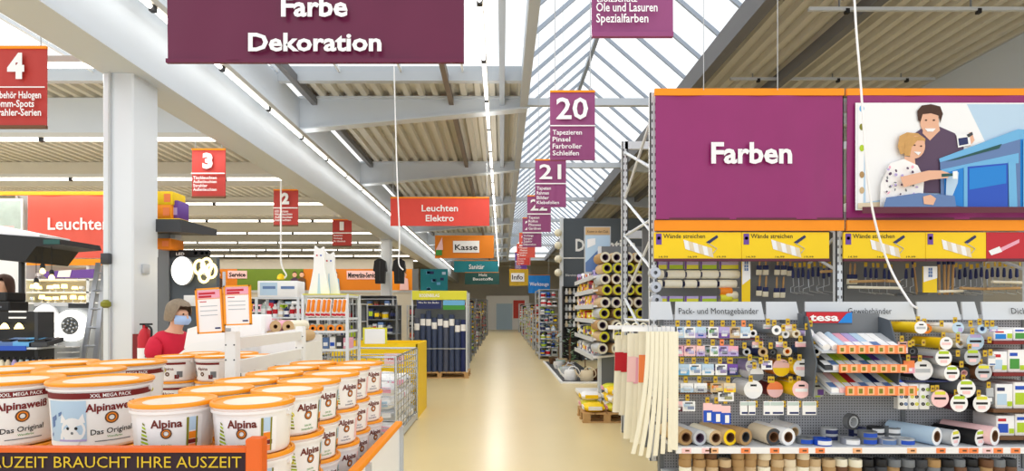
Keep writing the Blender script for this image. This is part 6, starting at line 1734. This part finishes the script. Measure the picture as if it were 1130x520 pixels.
def fill(zs_, x0, x1, y0, y1, pal, where, grp, q, axis='x', kinds=('box','bottle','can','bag'), lo=.12, hi=.22, rows=1):
    for k, z in enumerate(zs_[:-1]):
        room = zs_[k+1]-z-.05
        p = (x0 if axis == 'x' else y0)+.04; e = (x1 if axis == 'x' else y1)-.04
        while p < e-lo:
            w = round(q.uniform(lo,hi),2); w = min(w, e-p)
            kind = q.choice(kinds); c = q.choice(pal); c2 = q.choice(['white','red','navy','yellow','lime','black'])
            if c2 == c: c2 = 'light_grey'
            h = round(max(.08, min(room, q.uniform(.55,1)*room)),2); dd = min(.28, (y1-y0 if axis == 'x' else x1-x0)*.7)
            pos = (p+w/2, y0+.03+dd/2, z+.001) if axis == 'x' else (x0+(x1-x0)/2, p+w/2, z+.001)
            nm, ct = NM[kind]
            ww = (w-.02, dd) if axis == 'x' else (dd, w-.02)
            if kind in ('bottle','can'): ww = (min(w-.02,.16), min(w-.02,.16))
            ob(nm, item_mesh(kind, c, c2, round(ww[0],2), round(ww[1],2), h), label='%s %s with %s print %s, %s board' % (cw(c), ct, cw(c2), where, nth(k+1)), cat=ct, group=grp, loc=pos)
            p += w
q = random.Random(77)
BR = ['white','steel_blue','blue','navy','pale_blue','light_grey']
GREY = ['dark_grey','mid_grey','brown','white','tan','black']
MIX = ['white','red','yellow','navy','dark_grey','lime','tan','orange']
# right of the aisle
z_ = shelf_unit('tall shelf of blue and silver goods behind the plant mat', 1.25, 1.92, 18.9, 20.9, 2.35, 8); fill(z_, 1.25, 1.7, 19.26, 20.9, BR, 'on the tall blue goods shelf', 'goods on the tall blue shelf', q, 'y'); fill(z_, 1.25, 1.92, 18.85, 19.2, BR, 'ending the tall blue goods shelf', 'goods on the tall blue shelf end', q, 'x')
for k, (y, h, pal, w) in enumerate(((21.6,1.5,['orange','yellow','red','white'],'low orange promotion shelf beyond the blue goods shelf'),(24,1.7,GREY,'dark shelf beyond the orange promotion shelf'),(27,2.0,MIX,'mixed goods shelf under the yellow Info banner'),(31,1.8,['lime','white','yellow'],'lime goods shelf far along the right side'),(36,2.0,MIX,'distant mixed shelf on the right, before the last one'),(42,2.2,GREY,'last distant shelf on the right side of the aisle'))):
    z_ = shelf_unit(w, 1.3, 2.2, y, y+1.7, h, 5); fill(z_, 1.3, 1.75, y+.36, y+1.7, pal, 'on the '+w.split(' shelf')[0]+' shelf', 'goods on the '+w.split(' shelf')[0]+' shelf', q, 'y', lo=.2, hi=.34); fill(z_, 1.3, 2.2, y-.05, y+.3, pal, 'ending the '+w.split(' shelf')[0]+' shelf', 'goods at the end of the '+w.split(' shelf')[0]+' shelf', q, 'x', lo=.2, hi=.34)
# left of the aisle beyond the roll display
for k, (y, h, pal, w) in enumerate(((15.6,1.55,['dark_grey','brown','tan','kraft','beige'],'brown flooring sample shelf behind the roll display'),(18.2,1.9,GREY,'dark goods shelf beyond the flooring samples'),(21.5,2.1,MIX,'mixed goods shelf beside the second column'),(26,2.0,GREY,'grey goods shelf under the teal banner'),(31,2.2,MIX,'distant mixed shelf on the left side'),(37,2.4,GREY,'last distant shelf on the left side of the aisle'))):
    z_ = shelf_unit(w, -1.95, -1.0, y, y+1.9, h, 5, 'mid_grey'); fill(z_, -1.45, -1.0, y+.36, y+1.9, pal, 'on the '+w.split(' shelf')[0]+' shelf', 'goods on the '+w.split(' shelf')[0]+' shelf', q, 'y', lo=.2, hi=.34); fill(z_, -1.95, -1.0, y-.05, y+.3, pal, 'ending the '+w.split(' shelf')[0]+' shelf', 'goods at the end of the '+w.split(' shelf')[0]+' shelf', q, 'x', lo=.2, hi=.34)
# far end of the aisle
b = MB('white'); b.box((-1.4,49.8,0),(2.4,50,3.0)); o = ob('entrance_partition', b, label='pale partition closing the far end of the aisle', cat='partition')
b = MB('pale_blue'); b.box((-.5,49.78,0),(.9,49.8,2.3)); ob('door_panel', b, o, loc=-Vector(o.location))
b = MB('banner_red'); b.box((1.0,49.78,1.0),(2.0,49.8,2.6)); ob('poster', b, o, loc=-Vector(o.location))

# ---------------------------------------------------------------- left of the aisle: cage, bin, roll display
def cage():
    t = thing('wire_cage', 'wire cage on a low base holding white bags beside the aisle', 'wire basket', (-1.75,7.6,0))
    x0, x1, y0, y1, z0, z1 = -2.30, -1.26, 6.66, 8.3, .12, 1.06
    b = MB('shelf_grey'); b.box((x0,y0,.02),(x1,y1,z0)); ob('base', b, t)
    for x in (x0,x1):
        for y in (y0,y1):
            b = MB('chrome'); b.cyl((x,y,0),(x,y,z1),.018,n=8); ob('post', b, t)
    for k in range(11):
        z = z0+(z1-z0)*k/10
        b = MB('chrome'); b.tube([(x0,y0,z),(x1,y0,z),(x1,y1,z),(x0,y1,z),(x0,y0,z)], .007 if k < 10 else .014, 5); ob('hoop_wire', b, t)
    n = 9
    for k in range(1,n):
        b = MB('chrome'); b.cyl((x1,y0+(y1-y0)*k/n,z0),(x1,y0+(y1-y0)*k/n,z1),.006,n=5); ob('side_wire', b, t)
    for k in range(1,6):
        b = MB('chrome'); b.cyl((x0+(x1-x0)*k/6,y0,z0),(x0+(x1-x0)*k/6,y0,z1),.006,n=5); ob('front_wire', b, t)
cage()
bagm = [bag_mesh(.26,.24,.15,m,c) for m, c in (('white','pale_blue'),('white','pink'),('light_grey','white'),('paper','navy'))]
q2 = random.Random(13)
for l in range(4):
    for i in range(4):
        for j in range(6):
            if l == 3 and q2.random() < .4: continue
            ob('rag_bag', bagm[q2.randrange(4)], label='crumpled cloth bag in the wire cage, %s layer, %s row from its front, %s file' % (names[l], nth(j+1), nth(4-i)), cat='bag', group='cloth bags in the wire cage', loc=(-2.16+.253*i+q2.uniform(-.01,.01), 6.82+.262*j, .122+.152*l), rot=(q2.uniform(-.1,.1),q2.uniform(-.1,.1),q2.uniform(-.3,.3)))
def bin_box():
    t = thing('promo_bin', 'yellow cardboard promotion bin behind the wire cage', 'bin', (-1.9,8.9,0))
    x0, x1, y0, y1 = -2.55, -1.26, 8.35, 9.4
    zt = 1.12
    for a, c, nm in (((x0,y0,0),(x1,y0+.02,zt),'front_panel'),((x0,y1-.02,0),(x1,y1,zt),'rear_panel'),((x0,y0,0),(x0+.02,y1,zt),'side_panel'),((x1-.02,y0,0),(x1,y1,zt),'side_panel')):
        b = MB('yellow'); b.box(a,c); ob(nm, b, t)
    b = MB('cardboard'); b.box((x0+.02,y0+.02,.9),(x1-.02,y1-.02,.93)); ob('tray', b, t)
    b = MB('tag_pink'); b.box((-1.75,y0-.004,.82),(-1.45,y0-.001,.98)); p = ob('price_sheet', b, t)
    letters(t, y0-.006, y0, [('PREIS',(-1.6/y0)*F+CX, CY+(EYE-.87)/y0*F,4,14,'red','c',.02)])
    b = MB('white'); b.box((-2.05,y0+.04,.95),(-1.75,y0+.05,1.34)); ob('card_holder', b, t)
    b = MB('lemon'); b.box((-2.08,y0+.05,.93),(-1.72,y0+.06,1.36)); ob('card_frame', b, t)
bin_box()
for i in range(10):
    c = q2.choice(['white','paper','steel_blue','lavender','pink','white','navy'])
    b = MB(c); x, y = -2.35+.21*(i % 5), 8.6+.45*(i//5)
    b.bbox((-.09,-.14,0),(.09,.14,.06),.015); b.m('blue' if c != 'navy' else 'white'); b.box((-.05,-.10,.0605),(.05,-.02,.062))
    if -2.1 < x < -1.7 and y < 8.7: y += .25
    ob('soft_pack', b, label='%s soft pack lying in the yellow bin' % cw(c), cat='pack', group='soft packs in the yellow bin', loc=(x,y,.932+.0), rot=(0,0,q2.uniform(-.3,.3)))
def roll_display():
    d = 13.5
    t = thing('roll_display', 'display of standing dark blue underlay rolls with a yellow header', 'display stand', (X(485,d),d+.4,0))
    x0, x1 = X(455,d), X(515,d)
    for x in (x0,x1):
        for y in (d,d+.85):
            b = MB('shelf_grey'); b.box((x-.02,y-.02,.144),(x+.02,y+.02,Z(322,d))); ob('post', b, t)
    b = MB('lemon'); b.box((x0,d-.03,Z(331,d)),(x1,d,Z(321,d))); h = ob('header', b, t)
    b = MB('white'); b.text('BODENBELAG', (X(474,d),d-.034,Z(328,d)), S(3.5,d), S(22,d), .02); ob('lettering', b, h, smooth=False)
    b = MB('navy'); b.box((X(460,d),d-.02,Z(341,d)),(X(487,d),d,Z(331.5,d))); s = ob('banner_strip', b, t)
    b = MB('white'); b.text('Alles für den Boden', (X(473,d),d-.024,Z(335,d)), S(2,d), S(23,d), .0); ob('lettering', b, s, smooth=False)
    b = MB('green'); b.box((X(489,d),d-.02,Z(342,d)),(X(513,d),d,Z(331.5,d))); s = ob('picture_panel', b, t)
    b = MB('sky_blue'); b.box((X(489,d),d-.024,Z(337,d)),(X(513,d),d-.02,Z(331.5,d))); ob('sky_print', b, s)
    b = MB('mid_grey'); b.box((x0,d+.42,.144),(x1,d+.45,Z(340,d))); ob('divider_panel', b, t)
    for py in (385,):
        b = MB('wire'); b.tube([(x0,d-.01,Z(py,d)),(x1,d-.01,Z(py,d)),(x1,d+.85,Z(py,d)),(x0,d+.85,Z(py,d)),(x0,d-.01,Z(py,d))], .014, 6); ob('retaining_bar', b, t)
    pallet('pallet', 'wooden pallet under the dark blue underlay rolls', x0-.05, x1+.05, d-.05, d+.92)
    q = random.Random(3)
    for row in range(2):
        for i in range(9):
            x = x0+.09+(x1-x0-.18)*i/8; y = d+.16+.42*row; r = .066
            h_ = q.uniform(1.25,1.5)+.12*row
            c = q.choice(['roll_navy','roll_slate','navy','roll_navy'])
            b = MB(c); b.lathe([(r*.3,.0),(r,.0),(r,h_),(r*.3,h_)], 14)
            o = ob('underlay_roll', b, label='%s standing underlay roll, %s from the aisle in the %s row' % ({'roll_navy':'dark blue','roll_slate':'slate blue','navy':'deep navy'}[c], nth(9-i), ('front','rear')[row]), cat='flooring roll', group='underlay rolls in the display', loc=(x,y,.145))
            b = MB('paper'); zz = h_*q.uniform(.72,.85); b.arc(r+.002,zz,zz+.16,-2.7,-.4,7); ob('paper_label', b, o, loc=(0,0,0))
roll_display()
# clutter of the left hall between cage and columns
z_ = shelf_unit('dark tool shelf beside the roll display', -3.7, -2.4, 12.8, 13.3, 1.75, 5, 'mid_grey', back='y'); fill(z_, -3.7, -2.4, 12.8, 13.3, ['steel_blue','dark_grey','navy','light_grey','black'], 'on the dark tool shelf', 'goods on the dark tool shelf', q)
z_ = shelf_unit('grey machine shelf behind the wire rack', -4.1, -2.6, 10.3, 10.8, 1.75, 5, 'light_grey', back='y'); fill(z_, -4.1, -2.6, 10.3, 10.8, ['dark_grey','white','brown','red','light_grey','tan'], 'on the grey machine shelf', 'goods on the grey machine shelf', q)
z_ = shelf_unit('white small parts shelf behind the white display box', -5.6, -4.2, 12.0, 12.5, 1.9, 6, 'white', back='y'); fill(z_, -5.6, -4.2, 12.0, 12.5, ['white','beige','light_grey','pale_blue','pink','navy'], 'on the white small parts shelf', 'goods on the white small parts shelf', q)
z_ = shelf_unit('tall tool shelf in front of the second column', -5.6, -3.4, 17.5, 18.0, 2.1, 6, 'mid_grey', back='y'); fill(z_, -5.6, -3.4, 17.5, 18.0, GREY+['red'], 'on the tall tool shelf', 'goods on the tall tool shelf', q, lo=.18, hi=.3)
z_ = shelf_unit('garden tool shelf before the orange wall band', -9.5, -6.2, 20.5, 21.1, 2.0, 5, 'mid_grey', back='y'); fill(z_, -9.5, -6.2, 20.5, 21.1, MIX+['beige'], 'on the garden tool shelf', 'goods on the garden tool shelf', q, lo=.22, hi=.4)
z_ = shelf_unit('hall shelf left of the garden tools', -14, -9.8, 19.5, 20.1, 2.0, 5, 'light_grey', back='y'); fill(z_, -14, -9.8, 19.5, 20.1, MIX+['beige'], 'on the plain hall shelf', 'goods on the left hall shelf', q, lo=.25, hi=.42)
z_ = shelf_unit('shelf of lamps cartons left of the lamp rack', -20, -14.5, 19.5, 20.1, 2.2, 5, 'light_grey', back='y'); fill(z_, -20, -14.5, 19.5, 20.1, MIX+['beige'], 'on the lamp carton shelf', 'goods on the lamp carton shelf', q, lo=.3, hi=.5)
# partition with the orange and green band behind the hall
BW = 29.0
t = thing('wall_left_back', kind='structure', loc=(-14,BW,0))
b = MB('wall'); b.box((-26,BW,0),(-4.6,BW+.15,Z(296,BW))); ob('panel', b, t)
b = MB('wall'); b.box((-26,BW+.02,0),(-4.6,BW+.15,4.3)); ob('upper_panel', b, t)
for a, c, m in ((-60,262,'band_orange'),(262,335,'band_green'),(335,420,'band_orange'),(420,455,'banner_orange'),(455,462,'mid_grey')):
    b = MB(m); b.box((X(a,BW),BW-.03,Z(321,BW)),(X(c,BW),BW,Z(297,BW))); ob('colour_band', b, t)
b = MB('light_grey'); b.box((X(-60,BW),BW-.05,Z(323,BW)),(X(462,BW),BW,Z(320.5,BW))); ob('ledge', b, t)
def plate(px0, px1, py0, py1, tx, label):
    t = thing('department_plate', label, 'sign', (X((px0+px1)/2,BW),BW-.1,Z(py1,BW)))
    b = MB('tag_pink'); b.box((X(px0,BW),BW-.06,Z(py1,BW)),(X(px1,BW),BW-.032,Z(py0,BW))); ob('plate', b, t)
    letters(t, BW-.07, BW, [(tx,(px0+px1)/2,py1-2,py1-py0-4,px1-px0-3,'black','c',.03)])
plate(252, 273, 299, 307.5, 'Service', 'pale plate reading Service on the orange and green wall band')
plate(383, 418, 299, 308.5, 'Mietgeräte-Service', 'pale plate reading Mietgeräte-Service on the orange wall band')
for i, (px, m, s_) in enumerate(((241,'hair_brown','orange'),(325,'plum','hair_brown'),(333,'brown','tan'),(370,'sky_blue','hair_brown'),(446,'tag_pink','hair_brown'))):
    b = MB(m); b.prism([P(px-5,320,BW-.1),P(px+5,320,BW-.1),P(px+4,308,BW-.1),P(px,306,BW-.1),P(px-4,308,BW-.1)],(0,.02,0))
    b.m('skin'); b.lathe([(0,0),(.12,0),(.12,.02),(0,.02)], 12, P(px,303.5,BW-.11), axis=(0,1,0)); b.m('hair_brown'); b.lathe([(0,0),(.10,0),(.10,.02),(0,.02)], 12, P(px,301.8,BW-.10), axis=(0,1,0))
    ob('figure_print', b, t, smooth=False)
# dark jackets hung by the second column
for i, (px, y) in enumerate(((419,20.2),(440,20.3))):
    t = thing('work_jacket', 'black work jacket hung high %s the second column' % ('left of','right of')[i], 'jacket', P(px,312,y))
    b = MB('black'); b.prism([P(px-5,313,y),P(px+5,313,y),P(px+5.5,300,y),P(px+7.5,299,y),P(px+6,288,y),P(px+2,285.5,y),P(px-2,285.5,y),P(px-6,288,y),P(px-7.5,299,y),P(px-5.5,300,y)],(0,.22,0)); ob('coat', b, t, smooth=False)
    b = MB('dark_grey'); b.box((X(px,y)-.01,y-.01,Z(310,y)),(X(px,y)+.01,y,Z(288,y))); ob('zip', b, t)
    b = MB('chrome'); b.tube(smooth_path([P(px,285,y+.1),P(px,281,y+.1),P(px+1.5,279,y+.1)]), .012, 5); ob('hanger_hook', b, t)
    b = MB('white'); b.cyl(P(px,279.5,y+.1),(X(px,y),y+.1,ROOF),.01,n=5); ob('cord', b, t)
# teal picture panel under the cash desk banner, far left side
d = 23.0
t = thing('sanitary_panel', 'teal picture panel behind the roll display', 'sign', (X(478,d),d,Z(322,d)))
b = MB('teal'); b.box((X(464,d),d,Z(322,d)),(X(494,d),d+.05,Z(297,d))); ob('board', b, t)
q3 = random.Random(8)
for i in range(10):
    px, py = q3.uniform(466,488), q3.uniform(299,318)
    b = MB(q3.choice(['sky_blue','navy','pale_blue'])); b.box((X(px,d),d-.006,Z(py+3,d)),(X(px+4,d),d-.001,Z(py,d))); ob('print_patch', b, t)
b = MB('white_steel')
for px in (466,492):
    b = MB('white_steel'); b.box((X(px,d)-.03,d+.05,0),(X(px,d)+.03,d+.1,Z(297,d))); ob('post', b, t)
# side walls of the hall, added to block sky light from the sides
b = MB('wall'); b.box((-26.2,4,0),(-26,BACK,6)); ob('wall_left', b, kind='structure')
b = MB('wall'); b.box((14,4,0),(14.2,BACK,6)); ob('wall_right', b, kind='structure')

# more goods racks seen between the wire rack and the second column
for k, (x0, x1, y, h, pal, w) in enumerate(((-3.55,-2.65,8.6,1.55,['white','beige','pink','lavender','dark_grey'],'low accessory shelf behind the desk crate'),(-4.05,-2.95,15.2,1.95,['dark_grey','red','steel_blue','light_grey','brown'],'machine tool shelf under red sign 1'),(-2.9,-2.1,17.2,1.8,['dark_grey','navy','black','orange'],'work wear shelf beside the second column'))):
    z_ = shelf_unit(w, x0, x1, y, y+.5, h, 5, 'light_grey', back='y'); fill(z_, x0, x1, y, y+.5, pal, 'on the '+w.split(' shelf')[0]+' shelf', 'goods on the '+w.split(' shelf')[0]+' shelf', q)
